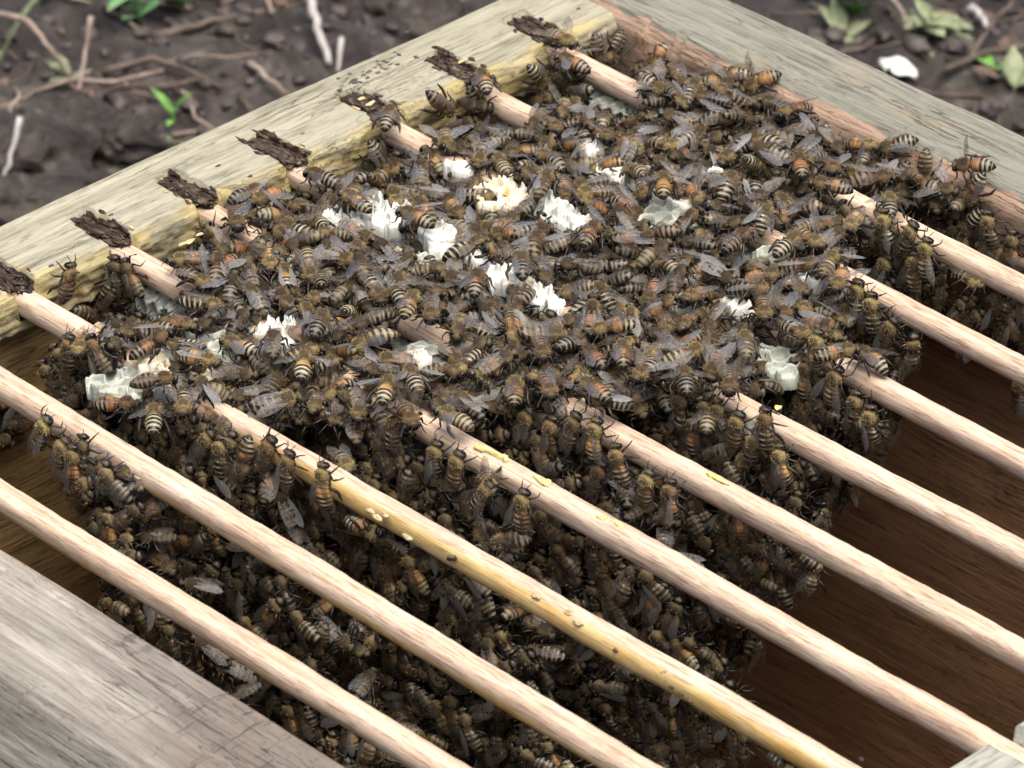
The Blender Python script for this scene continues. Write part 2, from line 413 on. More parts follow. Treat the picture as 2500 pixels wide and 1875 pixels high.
stick('twig', M_TWIG, [(540, 135, 5), (580, 165, 6), (622, 200, 5)], 2.2, 'short reddish twig between the green shoot and the bleached stalk', 'twig', GT, 6)
stick('twig', M_TWIGD, [(220, 155, 6), (330, 125, 7), (400, 140, 5), (480, 190, 4)], 2.4, 'thin dark curved root lying below the leafy plant', 'twig', GT, 7)
stick('twig', M_TWIGD, [(-10, 210, 6), (90, 195, 8), (190, 195, 1)], 3.4, 'broken brown stick lying under the two upright twigs', 'twig', GT, 8)
stick('twig', M_TWIGG, [(45, 290, 25), (20, 370, 16), (-10, 420, 8)], 2.0, 'slim grey stem near the dark wet clod at the frame edge', 'twig', GT, 9)
stick('twig', M_TWIG, [(999, -10, 25), (1002, 38, 5)], 1.6, 'tan stem standing behind the top of the notched rail', 'twig', GT, 10)
stick('twig', M_TWIGD, [(2215, 85, 8), (2120, 115, 7), (2040, 150, 5)], 3.0, 'reddish brown twig reaching towards the white chip', 'twig', GT, 11)
stick('twig', M_TWIGD, [(2190, -10, 14), (2150, 60, 9), (2095, 125, 5)], 2.0, 'thin dark forked twig beyond the pale sage plant', 'twig', GT, 12)
stick('twig', M_TWIGG, [(2098, 5, 9), (2115, 30, 7), (2130, 58, 5)], 3.0, 'short grey bark strip beside the pale sage plant', 'twig', GT, 13)
stick('twig', M_TWIG, [(1925, -10, 10), (1950, 30, 8), (1962, 60, 5)], 1.8, 'thin tan twig between the green seedling and the sage plant', 'twig', GT, 14)
for i in range(60):
    px, py = [(random.uniform(0, 1000), random.uniform(-10, 420)), (random.uniform(1750, 2212), random.uniform(-10, 300))][i % 3 == 0]
    an = random.uniform(0, 6.28); l = random.uniform(10, 75)
    V, F = tube([[0, 0, 0], [l*.3, l*.08, 1.5], [l*.6, -l*.04, 1], [l, l*.06, 0]], [random.uniform(.5, 1.3)]*4, 6)
    p = at(px, py, G)
    o = mk('twig', V, F, [M_TWIGD, M_TWIG, M_TWIGD][i % 3]); o.location = Vector((p[0], p[1], gz(p[0], p[1])+2))*S
    o.rotation_euler = (0, random.uniform(-.1, .1), an)
    tag(o, once(('dark' if i % 3 != 1 else 'pinkish') + (' thick' if l > 38 else '') + [' short', ' crooked', ' sunken', ' slender', ' stubby', ' bent'][i % 6] + ' twig scrap in the soil near ' + near_what(px, py)), 'twig', 'loose twig scraps past the rails')

def plant(px, py, mat, label, leaves, stem_h=6, name='seedling', group='small green plants'):
    p = on_ground(px, py, 0); r = empty(name, p); tag(r, label, 'plant', group)
    V, F = tube([[0, 0, -10], [0.4, 0, stem_h*.5], [0, 0, stem_h]], [1.0, .8, .6], 6); mk('stem', V, F, mat, r)
    for (L, W, az, elv, h) in leaves:
        V, F = leaf_blade(L, W); R = rotm(0, -math.radians(elv), math.radians(az))
        mk('leaf', V@R.T + np.array([0, 0, h]), F, mat, r)
rr = np.random.default_rng(3)
plant(374, 285, M_LEAFG, 'tiny bright green shoot with two upright pointed leaves', [(15, 5, 40, 68, 2), (15, 5, 200, 62, 2), (7, 3, 300, 20, 0)])
plant(365, 325, M_LEAFD, 'low dull green leaf tucked against the notched rail', [(16, 9, 30, 5, 0), (12, 6, 150, 8, 0)])
def rnd_leaves(n, Lr, Wr, spread, hmax):
    return [(rr.uniform(*Lr), rr.uniform(*Wr), rr.uniform(0, 360), rr.uniform(5, 60), rr.uniform(0, hmax)) for _ in range(n)]
plant(300, 45, M_LEAFD, 'leafy soft green plant growing on the soil past the notched rail', rnd_leaves(9, (14, 24), (7, 10), 0, 24), 26)
plant(395, 20, M_LEAFG, 'narrow bright green plant next to the leafy soft green one', rnd_leaves(7, (16, 26), (7, 10), 0, 26), 28)
plant(150, 180, M_LEAFP, 'small green sprig at the foot of the two upright twigs', rnd_leaves(6, (8, 14), (3, 5), 0, 6), 8)
plant(160, 235, M_LEAFP, 'flat pale green leaf cluster lying below the broken stick', rnd_leaves(5, (9, 14), (6, 8), 0, 2), 3)
plant(80, 15, M_LEAFP, 'thin grassy sprig leaning over the bent pale twig', rnd_leaves(5, (20, 34), (3, 4), 0, 10), 10)
plant(0, 130, M_LEAFP, 'pale green blade at the frame edge beside the broken stick', [(45, 6, 60, 70, 0), (30, 5, 240, 50, 0)])
plant(1845, 50, M_LEAFG, 'bright green seedling beyond the grey side rail', rnd_leaves(11, (16, 28), (9, 13), 0, 20), 24)
plant(1820, 80, M_LEAFP, 'grey-green low leaves under the bright seedling by the grey rail', rnd_leaves(6, (14, 20), (7, 9), 0, 4), 6)
plant(2005, 95, M_LEAFP, 'pale sage crinkled plant beyond the grey side rail', rnd_leaves(26, (9, 15), (7, 10), 0, 12), 12)
plant(2045, 85, M_LEAFP, 'second pale crinkled plant touching the sage one', rnd_leaves(18, (8, 13), (7, 9), 0, 8), 9)
plant(2145, 155, M_LEAFG, 'lone bright green round leaf past the white chip', rnd_leaves(4, (10, 14), (7, 9), 0, 3), 4)
plant(2190, 200, M_LEAFP, 'flat yellow-green leaves at the frame edge past the grey rail', rnd_leaves(5, (14, 20), (8, 10), 0, 2), 4)

def blob(name, c, size, mat, seed, amp=.35, res=14, flat=1.0, link=True):
    u = np.linspace(0.0, np.pi, res); v = np.linspace(0, 2*np.pi, res*2, endpoint=False)
    U, W = np.meshgrid(u, v, indexing='ij')
    D = np.stack([np.sin(U)*np.cos(W), np.sin(U)*np.sin(W), np.cos(U)], -1).reshape(-1, 3)
    r = 1+amp*fbm(D*1.6+seed*3.1, 3)
    V = D*r[:, None]*np.array(size)
    return V, grid_faces(res, res*2, True)
for (px, py, s, lab) in [(45, 330, (26, 22, 12), 'big dark wet clod of soil with a purplish sheen at the frame edge'), (110, 400, (20, 24, 10), 'rough dark clod in front of the big wet one'), (20, 420, (18, 15, 9), 'small dark clod below the big wet one at the frame edge'), (150, 275, (18, 20, 12), 'brown clod between the wet clod and the green shoot'),
                         (950, 35, (26, 24, 12), 'brown rounded clod just behind the top of the notched rail'), (265, 300, (14, 12, 9), 'small bluish grey clod next to the green shoot'),
                         (830, 15, (18, 16, 14), 'dark clod behind the bleached stalk'), (60, 440, (30, 24, 14), 'low dark clod close under the notched rail')]:
    p = on_ground(px, py, 0); V, F = blob('soil_clod', 0, s, 0, px, .55, 26); V = V+2.2*np.stack([fbm(V/6, 3), fbm(V/6+7, 3), fbm(V/6+13, 3)], 1); o = mk('soil_clod', V, F, M_SOIL); o.location = Vector(p)*S
    tag(o, lab, 'soil clod', 'clods of soil')
cl = []; cf = []; n0 = 0
for i in range(420):
    px, py = [(random.uniform(-50, 1100), random.uniform(-40, 500)), (random.uniform(1600, 2260), random.uniform(-40, 330))][i % 3 == 0]
    p = at(px, py, G); s = random.uniform(1.2, 5)*(1 if i % 9 else 1.8); V, F = blob('', 0, (s, s*random.uniform(.6, 1), s*.45), 0, i, .7, 7)
    cl.append(V + np.array([p[0], p[1], gz(p[0], p[1])+s*.3])); cf.append(F+n0); n0 += len(V)
o = mk('soil_crumbs', np.concatenate(cl), np.concatenate(cf), M_CLOD); tag(o, 'scattered crumbs of dark soil around the hive', 'soil', None, 'stuff')
for i, (px, py) in enumerate([(20, 250), (170, 300), (205, 285), (155, 355), (480, 60), (600, 40), (880, 60), (2080, 60), (2170, 110), (1990, 40), (2150, 230), (30, 60), (240, 90)]):
    p = at(px, py, G); V, F = leaf_blade(random.uniform(12, 22), random.uniform(6, 10), random.uniform(-.3, .4), 8)
    V = V+np.stack([0*V[:, 0], 0*V[:, 0], 1.6*vnoise(V/4+i)], 1)
    o = mk('dead_leaf', V, F, M_DEAD); o.location = Vector((p[0], p[1], gz(p[0], p[1])+4))*S; o.rotation_euler = (random.uniform(-.3, .3), random.uniform(-.3, .3), random.uniform(0, 6.28))
    tag(o, once('curled brown dead leaf lying near ' + near_what(px, py)), 'leaf', 'dead leaves on the soil')
p = on_ground(1940, 150, 4); V, F = blob('', 0, (10, 5.5, 1.5), 0, 4, .35, 16)
V[:, 2] += np.abs(vnoise(V/5))*3
o = mk('white_chip', V, F, M_CHIP); o.location = Vector(p)*S; tag(o, 'flat chalky white chip lying just beyond the grey side rail', 'chip')

# ------------------------------------------------------------------ the hive box
PITCH = 36.0
ZT = 6.0
hive = empty('hive_box', (180, 180, G)); tag(hive, 'weathered open wooden hive box with notched end rails', 'beehive')
def sweep_board(name, axis, a0, a1, prof, res, mat, disp, facf, notch=None, parent=hive):
    """prof: (u,z) points round the section; u across the board. axis 1: along y (u=x), axis 0: along x (u=y)"""
    prof = np.array(prof, float)
    pts = [prof[0]]
    for p, q in zip(prof[:-1], prof[1:]):
        L = np.linalg.norm(q-p); n = max(1, int(round(L/res)))
        for t in range(1, n+1): pts.append(p+(q-p)*t/n)
    pts = np.array(pts); ns = len(pts)
    al = np.arange(a0, a1+res*.5, res); na = len(al)
    T = np.gradient(pts, axis=0); T /= np.linalg.norm(T, axis=1)[:, None]; N = np.stack([-T[:, 1], T[:, 0]], 1)
    A = np.repeat(al, ns); UV = np.tile(pts, (na, 1)); NN = np.tile(N, (na, 1))
    P = np.stack([UV[:, 0], A, UV[:, 1]], 1)
    d = disp(P); UV = UV + NN*d[:, None]
    f = facf(P)
    if notch is not None:
        zn = notch(UV[:, 0], A); cut = UV[:, 1] > zn; UV[:, 1] = np.where(cut, zn, UV[:, 1])
    V = np.stack([UV[:, 0], A, UV[:, 1]], 1) if axis == 1 else np.stack([A, UV[:, 0], UV[:, 1]], 1)
    F = grid_faces(na, ns)
    # orient outward by the sign of the top face normal
    F = [list(x) for x in (F if axis == 1 else F[:, ::-1])]
    F.append(list(range(ns))); F.append([(na-1)*ns+i for i in range(ns)][::-1])
    o = mk(name, V - np.array([180, 180, G]), F, mat, parent, fac=f)
    return o

def bar_y(k): return {1: 35.8, 2: 72.6, 3: 107.0, 4: 144.0, 5: 179.0, 6: 214.4, 7: 252.3, 8: 288.4, 9: 323.0}[k]
BY0 = {1: 35.5, 2: 73.3, 3: 106.5, 4: 144.1, 5: 177.8, 6: 213.1, 7: 252.6, 8: 288.9, 9: 324.5}
BY3 = {1: 37.0, 2: 71.6, 3: 107.9, 4: 144.0, 5: 180.5, 6: 216.0, 7: 250.9, 8: 287.9, 9: 321.6}
def ky(k, x): return BY0[k]+(BY3[k]-BY0[k])*x/300.0

def rail_disp(scale=1.0, torn=None):
    def f(P):
        Q = P*np.array([1/3.2, 1/38.0, 1/3.2]); R = P*np.array([1/1.1, 1/22.0, 1/1.1])
        d = fbm(Q, 2)*.28*scale + fbm(R+9, 2)*.16*scale + fbm(P/30.0+3, 2)*.35*scale
        if torn is not None: d = d+torn(P)
        return d
    return f

def notch_c(u, A):
    z = np.full_like(u, 99.0)
    for k in range(0, 10):
        y = ky(k, 10) if k else 0
        hw = 4.7 + .7*vnoise(np.stack([u/2.5, 0*u, A*0+k*7], 1))
        back = -1.5 + 1.5*vnoise(np.stack([A/2.0, 0*u+3, 0*u+k], 1))
        z = np.where((np.abs(A-y) < hw) & (u > back) & (u < 23.5), -4.3, z)
    return z
# end rail with the notches (along y, inner face at x = 21)
profC = [(-13, -22), (-13, ZT-1.2), (-11.8, ZT), (18.6, ZT), (20.6, ZT-2.2), (21, ZT-4), (21, -8.6), (19.5, -9.6), (14.5, -9.6)]
def torn_c(P):
    u, A, z = P[:, 0], P[:, 1], P[:, 2]
    inner = sstep(14, 21, u)
    t = fbm(np.stack([u*0, A/6.0, z/3.0], 1), 3)
    lower = sstep(-5, -9, z)*sstep(15, 20, u)
    fib = fbm(np.stack([u/1.0, A/18.0, z/1.0], 1), 2)
    return -inner*np.abs(t)*1.1 + inner*fib*.45 - lower*np.abs(fbm(np.stack([A/9.0, z*0, z*0], 1), 2))*1.5
def fac_c(P):
    u, A, z = P[:, 0], P[:, 1], P[:, 2]
    f = sstep(13, 20, u)*.52 + .28*fbm(np.stack([u/9, A/16, z/9], 1), 2)
    near = sum(np.exp(-((A-ky(k, 10))/9.0)**2) for k in range(1, 10))*sstep(-6, 8, u)*.35
    return np.clip(f + near + sstep(4, 0, z)*sstep(15, 20, u)*.15, 0, 1)
END_RAIL = sweep_board('end_rail', 1, -24, 349.5, profC, .8, M_C, rail_disp(1, torn_c), fac_c, notch_c)
# far side rail (along x, inner face towards -y at y = 351)
profB = [(384, -22), (384, ZT-1.5), (382.5, ZT), (354.8, ZT), (352.2, ZT-2.4), (351.2, ZT-5), (351.0, -22)]
profB = profB[::-1]
profB = [(351.0, -22), (351.2, ZT-6), (352.4, ZT-3.0), (355.2, ZT-.3), (357, ZT), (382.5, ZT), (384, ZT-1.5), (384, -22)]
def torn_b(P):
    u, A, z = P[:, 0], P[:, 1], P[:, 2]
    e = sstep(361, 352, u)
    bite = sstep(.05, .6, fbm(np.stack([A/11.0, u*0, u*0+4], 1), 3))
    return -e*bite*1.8*sstep(-6, 2, z)-e*np.abs(fbm(np.stack([A/4, z/3, u/3], 1), 2))*.35
def fac_b(P):
    u, A, z = P[:, 0], P[:, 1], P[:, 2]
    return np.clip(sstep(355.5, 353, u + 1.2*vnoise(np.stack([A/7, A*0, A*0], 1)))*1.25, 0, 1)
def sw(f): return lambda P: f(P)
def disp_b(P): return rail_disp(.8)(P)*1.0 + torn_b(P)
sweep_board('side_rail', 0, -24, 396, profB, 1.0, M_B, disp_b, fac_b)
# near side rail (inner face at y = 15.5)
profA = [(-36, -60), (-31, -16), (-23.4, ZT-3.4), (-20.5, ZT-.4), (-18, ZT), (13.6, ZT), (15.2, ZT-1.2), (15.5, ZT-3), (15.5, -22)]
def fac_a(P): return np.clip(sstep(12.4, 14.6, P[:, 0]+.8*vnoise(np.stack([P[:, 1]/12, P[:, 1]*0, P[:, 1]*0], 1)))*.8, 0, 1)
def torn_a(P):
    u, A, z = P[:, 0], P[:, 1], P[:, 2]
    crack = np.exp(-((u+13.5+1.6*vnoise(np.stack([A/30, A*0, A*0], 1)))/.5)**2)*sstep(-.2, .3, vnoise(np.stack([A/26, A*0+2, A*0], 1)))
    return -crack*1.2
sweep_board('side_rail', 0, 22, 396, profA, .9, M_A, rail_disp(.9, torn_a), fac_a)['label'] = 'cracked grey side rail with orange scuffs'
# end rail opposite (inner face at x = 360)
def notch_d(u, A):
    z = np.full_like(u, 99.0)
    for k in range(1, 10):
        z = np.where((np.abs(A-ky(k, 370)) < 5.2) & (u < 380), -4.3, z)
    return z
profD = [(360, -22), (360, ZT-1), (361, ZT), (392.5, ZT), (394, ZT-1.5), (394, -22)]
sweep_board('end_rail', 1, 15.9, 350.5, profD, .9, M_D, rail_disp(1), lambda P: P[:, 0]*0+.2, notch_d)
# inner walls under the rails
def wall(name, axis, a0, a1, u0, u1, z0, z1, mat, res=3.0):
    prof = [(u0, z0), (u0, z1), (u1, z1), (u1, z0)]
    return sweep_board(name, axis, a0, a1, prof, res, mat, lambda P: fbm(P/25.0, 2)*.5, lambda P: P[:, 0]*0+.1)
ZB = G-4
wall('inner_wall', 1, -20, 382, -12, 16, ZB, -10.2, M_WALLC)
wall('inner_wall', 0, 16.5, 358, 354, 382, ZB, -21.5, M_WALLB)
wall('inner_wall', 0, 16.5, 358, -21, 13, ZB, -21.5, M_WALLB)
wall('inner_wall', 1, -20, 382, 362, 392, ZB, -21.5, M_WALLB)
V, F = tube([[188, 183, ZB+2], [188, 183, ZB+8]], [200, 200], 4); 
fl = np.array([[14, 10, ZB+3], [364, 10, ZB+3], [364, 358, ZB+3], [14, 358, ZB+3], [14, 10, ZB+9], [364, 10, ZB+9], [364, 358, ZB+9], [14, 358, ZB+9]], float)
mk('floor_board', fl-np.array([180, 180, G]), [[3, 2, 1, 0], [4, 5, 6, 7], [0, 1, 5, 4], [1, 2, 6, 5], [2, 3, 7, 6], [3, 0, 4, 7]], M_WALLB, hive, fac=np.zeros(8), smooth=False)

# propolis in the notches and on the rail edge
def lump(name, c, size, mat, seed, parent, rot=0, amp=.3, res=16, off=(180, 180, G), fine=.12):
    V, F = blob('', 0, (1, 1, 1), 0, seed, amp, res)
    V = V + fine*np.stack([vnoise(V*5+seed), vnoise(V*5+seed+9), vnoise(V*5+seed+19)], 1)
    V[:, 0] = np.sign(V[:, 0])*np.abs(V[:, 0])**.8; V = V*np.array(size)
    R = rotm(0, 0, rot); V = V@R.T + np.array(c) - np.array(off)
    return mk(name, V, F, mat, parent)
for k in range(1, 10):
    lump('propolis', (9.6, ky(k, 10)+.2, 4.3), (10.2, 4.0, 1.2), M_PROP, k*3+1, END_RAIL, 0, .3, 26, fine=.38)
    for j in range(5): lump('propolis_sliver', (random.uniform(0, 16), ky(k, 10)+random.choice((-1, 1))*random.uniform(2.6, 4.6), 5.3), (random.uniform(2.5, 5), random.uniform(.4, .8), random.uniform(.9, 1.6)), M_PROP, k*17+j, END_RAIL, random.uniform(-.15, .15), .5, 9, fine=.3)
    for j in range(4):
        s = random.choice((-1, 1))
        lump('propolis_rim', (random.uniform(2, 19), ky(k, 10)+s*random.uniform(5, 6.5), ZT+.1), (random.uniform(.8, 2), random.uniform(.35, .7), .45), M_YPROP if random.random() < .3 else M_PROP, k*11+j, END_RAIL, random.uniform(-.3, .3), .4, 9)
for i, (px, py, sx, sy) in enumerate([(410, 520, 1.2, 2.4), (395, 525, 1.0, 1.8), (430, 505, .8, 1.6), (800, 222, 1.0, 2.5), (835, 238, .9, 2.5), (1000, 130, .8, 3), (780, 212, .9, 2)]):
    p = at(px, py, ZT); lump('propolis_smear', (p[0], p[1], ZT-.25), (sx*.75, sy*.8, .36), M_YPROP, 200+i, END_RAIL, random.uniform(-.15, .15), .4, 12)
for i in range(26):       # dark specks of dirt near the outer edge of the end rail
    px = random.gauss(800, 45); py = 480-px*.4445+random.uniform(14, 52)
    p = at(px, py, ZT); lump('dirt_speck', (p[0], p[1], ZT+.1), (random.uniform(.3, .9), random.uniform(.4, 1.3), .3), M_CLOD, 300+i, END_RAIL, 0, .5, 6)
for i, (px, py) in enumerate([(370, 408), (655, 290), (110, 575), (240, 465), (540, 382), (470, 360), (1250, 20), (880, 70)]):
    p = at(px, py, ZT); lump('dirt_speck', (p[0], p[1], ZT+.1), (.5, 1.0, .3), M_CLOD, 340+i, END_RAIL, 0, .5, 6)

# ------------------------------------------------------------------ top bars with their combs
NAMES = {1: 'first', 2: 'second', 3: 'third', 4: 'fourth', 5: 'fifth', 6: 'sixth', 7: 'seventh', 8: 'eighth', 9: 'ninth'}
STAIN = {1: .5, 2: .65, 3: 1.0, 4: .25, 5: .45, 6: .45, 7: .15, 8: .0, 9: .0}
BAREX = {1: 'bare along its whole length, nearest the cracked grey rail', 2: 'with an amber stained underside, second from the cracked rail', 3: 'with the strongest yellow propolis stain and dark specks',
         4: 'with two bright yellow wax crumbs on its top', 5: 'fifth from the cracked rail, faint amber stain', 6: 'sixth from the cracked rail, wax lump where the bees stop', 7: 'clean pale end, seventh from the cracked rail',
         8: 'clean pale, second from the far grey rail', 9: 'next to the far grey rail, bare at both ends'}
COMB_END = {1: 0, 2: 228, 3: 256, 4: 257, 5: 252, 6: 243, 7: 224, 8: 198, 9: 178}
COVER0 = {3: 77, 4: 49, 5: 39, 6: 39, 7: 35, 8: 48, 9: 59}
COVER1 = {3: 106, 4: 144, 5: 166, 6: 201, 7: 214, 8: 180, 9: 150}
bars = {}
for k in range(1, 10):
    x0, x1 = (.8 if k > 0 else 0), 379.0
    if k == 3: x0 = 2
    n = 380; m = 24; xs = np.linspace(x0, x1, n); a = np.linspace(0, 2*np.pi, m, endpoint=False)
    rb = 4.05 if k < 3 else (3.95 if k < 6 else 3.8)
    X = np.repeat(xs, m); A = np.tile(a, n)
    cy, cz = np.cos(A), np.sin(A)
    cy = np.sign(cy)*np.abs(cy)**.8; cz = np.sign(cz)*np.abs(cz)**.8
    P = np.stack([X/26.0, cy*1.3+k*5, cz*1.3], 1)
    r = rb*(.97 + .05*fbm(P, 2) + .03*fbm(np.stack([X/4.0, cy*4+k, cz*4], 1), 2))
    Y = ky(k, X) - ky(k, 0) + r*cy + .25*vnoise(np.stack([X/60, X*0+k, X*0], 1)); Z = r*cz
    V = np.stack([X-x0, Y, Z], 1); F = [list(q) for q in grid_faces(n, m, True)[:, ::-1]]
    F.append(list(range(m))); F.append([(n-1)*m+i for i in range(m)][::-1])
    lowside = np.clip(np.exp(-((A-np.radians(205))/.75)**2), 0, 1)
    if k == 3: lowside = np.clip(np.exp(-((A-np.radians(180))/1.0)**2)*1.2, 0, 1)
    f = lowside*(STAIN[k]*1.25) * (sstep(40, 90, X) if k != 3 else sstep(90, 150, X))
    o = mk('top_bar', V, F, M_BAR, fac=f); o.location = Vector((x0, ky(k, 0), 0))*S
    tag(o, f'round pale wooden bar {BAREX[k]}', 'hive bar', 'top bars laid across the hive box'); bars[k] = (o, x0)
def barpt(px, py, k, z=4.0): 
    p = at(px, py, z); return p
def on_bar(name, k, px, py, size, mat, rot=0, seed=0, z=3.9, amp=.45):
    o, x0 = bars[k]; p = at(px, py, z)
    return lump(name, (p[0], p[1], z), size, mat, seed, o, rot, amp, 12, (x0, ky(k, 0), 0), .2)
on_bar('wax_crumb', 4, 1062, 978, (5.5, .8, .9), M_YWAX, .1, 5); on_bar('wax_crumb', 4, 1092, 990, (.8, 1.6, 1.0), M_YWAX, .7, 6); on_bar('wax_crumb', 4, 1040, 970, (2.2, 1.2, 1.0), M_YWAX, .3, 16)
on_bar('wax_crumb', 4, 1168, 1040, (2.8, .9, .7), M_YWAX, -.2, 7); on_bar('wax_crumb', 4, 1182, 1043, (1.2, 1.3, .9), M_YWAX, .6, 8)
on_bar('wax_crumb', 4, 1300, 1118, (1.5, .6, .5), M_YWAX, .3, 9); on_bar('wax_crumb', 4, 1335, 1132, (2.6, .7, .6), M_YWAX, -.1, 10)
on_bar('wax_crumb', 5, 1550, 1035, (4.2, .9, .7), M_YWAX, 0, 11); on_bar('wax_crumb', 6, 1285, 905, (1.5, 1.2, .8), M_YWAX, 0, 12)
on_bar('wax_crumb', 6, 1288, 862, (1.4, 1.4, 1.2), M_CREAM, 0, 13); on_bar('wax_crumb', 6, 1262, 868, (1.6, 1.2, 1.1), M_CREAM, 0, 14)
on_bar('wax_crumb', 7, 1680, 880, (1, 1, .5), M_YWAX, 0, 15)
on_bar('propolis_chip', 3, 975, 1205, (1.4, .7, .9), M_PROP, .8, 21, 1.5); on_bar('propolis_chip', 3, 1215, 1310, (.6, .5, .5), M_YWAX, 0, 22, 2)
for i, (px, py) in enumerate([(800, 1105), (815, 1118), (830, 1112), (880, 1160), (1160, 1290), (1230, 1325), (1250, 1345)]): on_bar('propolis_lump', 3, px, py, (1.6, .8, .6), M_YPROP, 0, 40+i, 3.0)
for i, (px, py) in enumerate([(1470, 1500), (1490, 1515), (1450, 1485), (1330, 1405), (1860, 1640)]): on_bar('propolis_chip', 3, px, py, (.8, .5, .4), M_PROP, 0, 60+i, 1.5)
on_bar('propolis_lump', 2, 300, 1030, (3, .8, .6), M_YPROP, 0, 71, 0.5); on_bar('propolis_lump', 2, 320, 1040, (2, .8, .5), M_YPROP, 0, 72, 0.5)
on_bar('wax_crumb', 3, 215, 705, (1.6, 1.2, .8), M_YPROP, 0, 73, 3.5)

CV1 = {2: 100, 3: 112, 4: 142, 5: 166, 6: 198, 7: 214, 8: 196, 9: 176}
SLOPE = {2: 1.5, 3: 1.4, 4: 1.05, 5: .78, 6: .55, 7: .38, 8: .3, 9: .3}
def comb_taper(k, z): return COMB_END[k] - 18 + np.interp(z, [-190, -120, -60, -30, 0], [-130, -70, -38, -14, 0])
def ztop(k, x): return -SLOPE[k]*np.maximum(0, x-CV1[k]-8)
# combs: slab of hexagonal cells hanging under each bar
def hexdist(x, y, p):
    """distance to nearest hexagonal cell wall (cell pitch p)"""
    best = np.full(x.shape, 1e9); second = best.copy()
    h = p*math.sqrt(3)/2
    j0 = np.floor(y/h)
    for dj in (-1, 0, 1, 2):
        j = j0+dj; ox = (np.mod(j, 2))*p/2
        i0 = np.floor((x-ox)/p)
        for di in (0, 1):
            cx = (i0+di)*p+ox; cyy = j*h
            d = np.hypot(x-cx, y-cyy)
            second = np.where(d < best, best, np.minimum(second, d)); best = np.minimum(best, d)
    return (second-best)/2
for k in range(2, 10):
    o, bx = bars[k]; x0, x1 = {2: 102.0, 3: 46.0}.get(k, 30.0), COMB_END[k]-9.0; z1, z0 = -3.6, -46.0; st = .75
    xs = np.arange(x0, x1, st); zs = np.arange(z0, z1, st)
    X, Z = np.meshgrid(xs, zs, indexing='ij'); xf, zf = X.ravel(), Z.ravel()
    dd = hexdist(xf+1.2*vnoise(np.stack([xf/12, zf/12, xf*0], 1)), zf, 5.3)
    depth = sstep(.25, .75, dd)*3.2
    top = sstep(-9, -3.6, zf); dz_ = ztop(k, xf) - sstep(x1-14, x1, xf)*3
    for side in (-1, 1):
        Yv = ky(k, xf) + side*((5.2-2.6*top) - depth*(1-.6*top)*(1 if side < 0 else .3)) + .8*vnoise(np.stack([xf/14, zf/14, xf*0+k], 1))
        if side < 0: VA = np.stack([xf, Yv, zf+dz_], 1)
        else: VB = np.stack([xf, Yv, zf+dz_], 1)
    for VX in (VA, VB): VX[:, 0] = x0+(VX[:, 0]-x0)*(comb_taper(k, VX[:, 2])-x0)/(x1-x0)
    nu, nv = len(xs), len(zs); FA = grid_faces(nu, nv)
    # coarser far side
    V = np.concatenate([VA, VB]); Fb = FA[:, ::-1]+len(VA)
    edge = []
    n = len(VA)
    rim = [i*nv for i in range(nu)] + [(nu-1)*nv+j for j in range(1, nv)] + [i*nv+nv-1 for i in range(nu-2, -1, -1)] + [j for j in range(nv-2, 0, -1)]
    for a, b in zip(rim, rim[1:]+rim[:1]): edge.append([b, a, a+n, b+n])
    mk('comb', V-np.array([bx, ky(k, 0), 0]), np.concatenate([FA, Fb, np.array(edge)]), M_COMB, o, fac=np.tile(np.maximum(sstep(-7, -20, zf+dz_), sstep(CV1[k]+2, CV1[k]+14, xf)), 2))  # fac darkens with depth and past the cover: old wax plus painted interior shade
    # lower, unseen part of the comb as a plain thick slab with rounded end
    xe = x1; pr = [((x0+xe)/2, -46+float(ztop(k, (x0+xe)/2))), (CV1[k]+8 if CV1[k]+8 < (x0+xe)/2 else x0+5, -46), (x0, -46), (x0+2, -150), (x0+60, -205), ((x0+xe)/2, -212), (xe-150, -190), (xe-115, -130), (xe-75, -95), (xe-30, -46+float(ztop(k, xe)))]
    nb = len(pr); V = [(x, ky(k, x)-6, z) for x, z in pr]+[(x, ky(k, x)+6, z) for x, z in pr]
    F = [list(range(nb)), [i+nb for i in range(nb)][::-1]] + [[(i+1) % nb, i, i+nb, (i+1) % nb+nb] for i in range(nb)]
    if k > 4: mk('comb_lower', np.array(V, float)-np.array([bx, ky(k, 0), 0]), F, M_COMB, o, smooth=False, fac=np.ones(2*nb))  # wholly in the dark tone, hive shade put into the colour

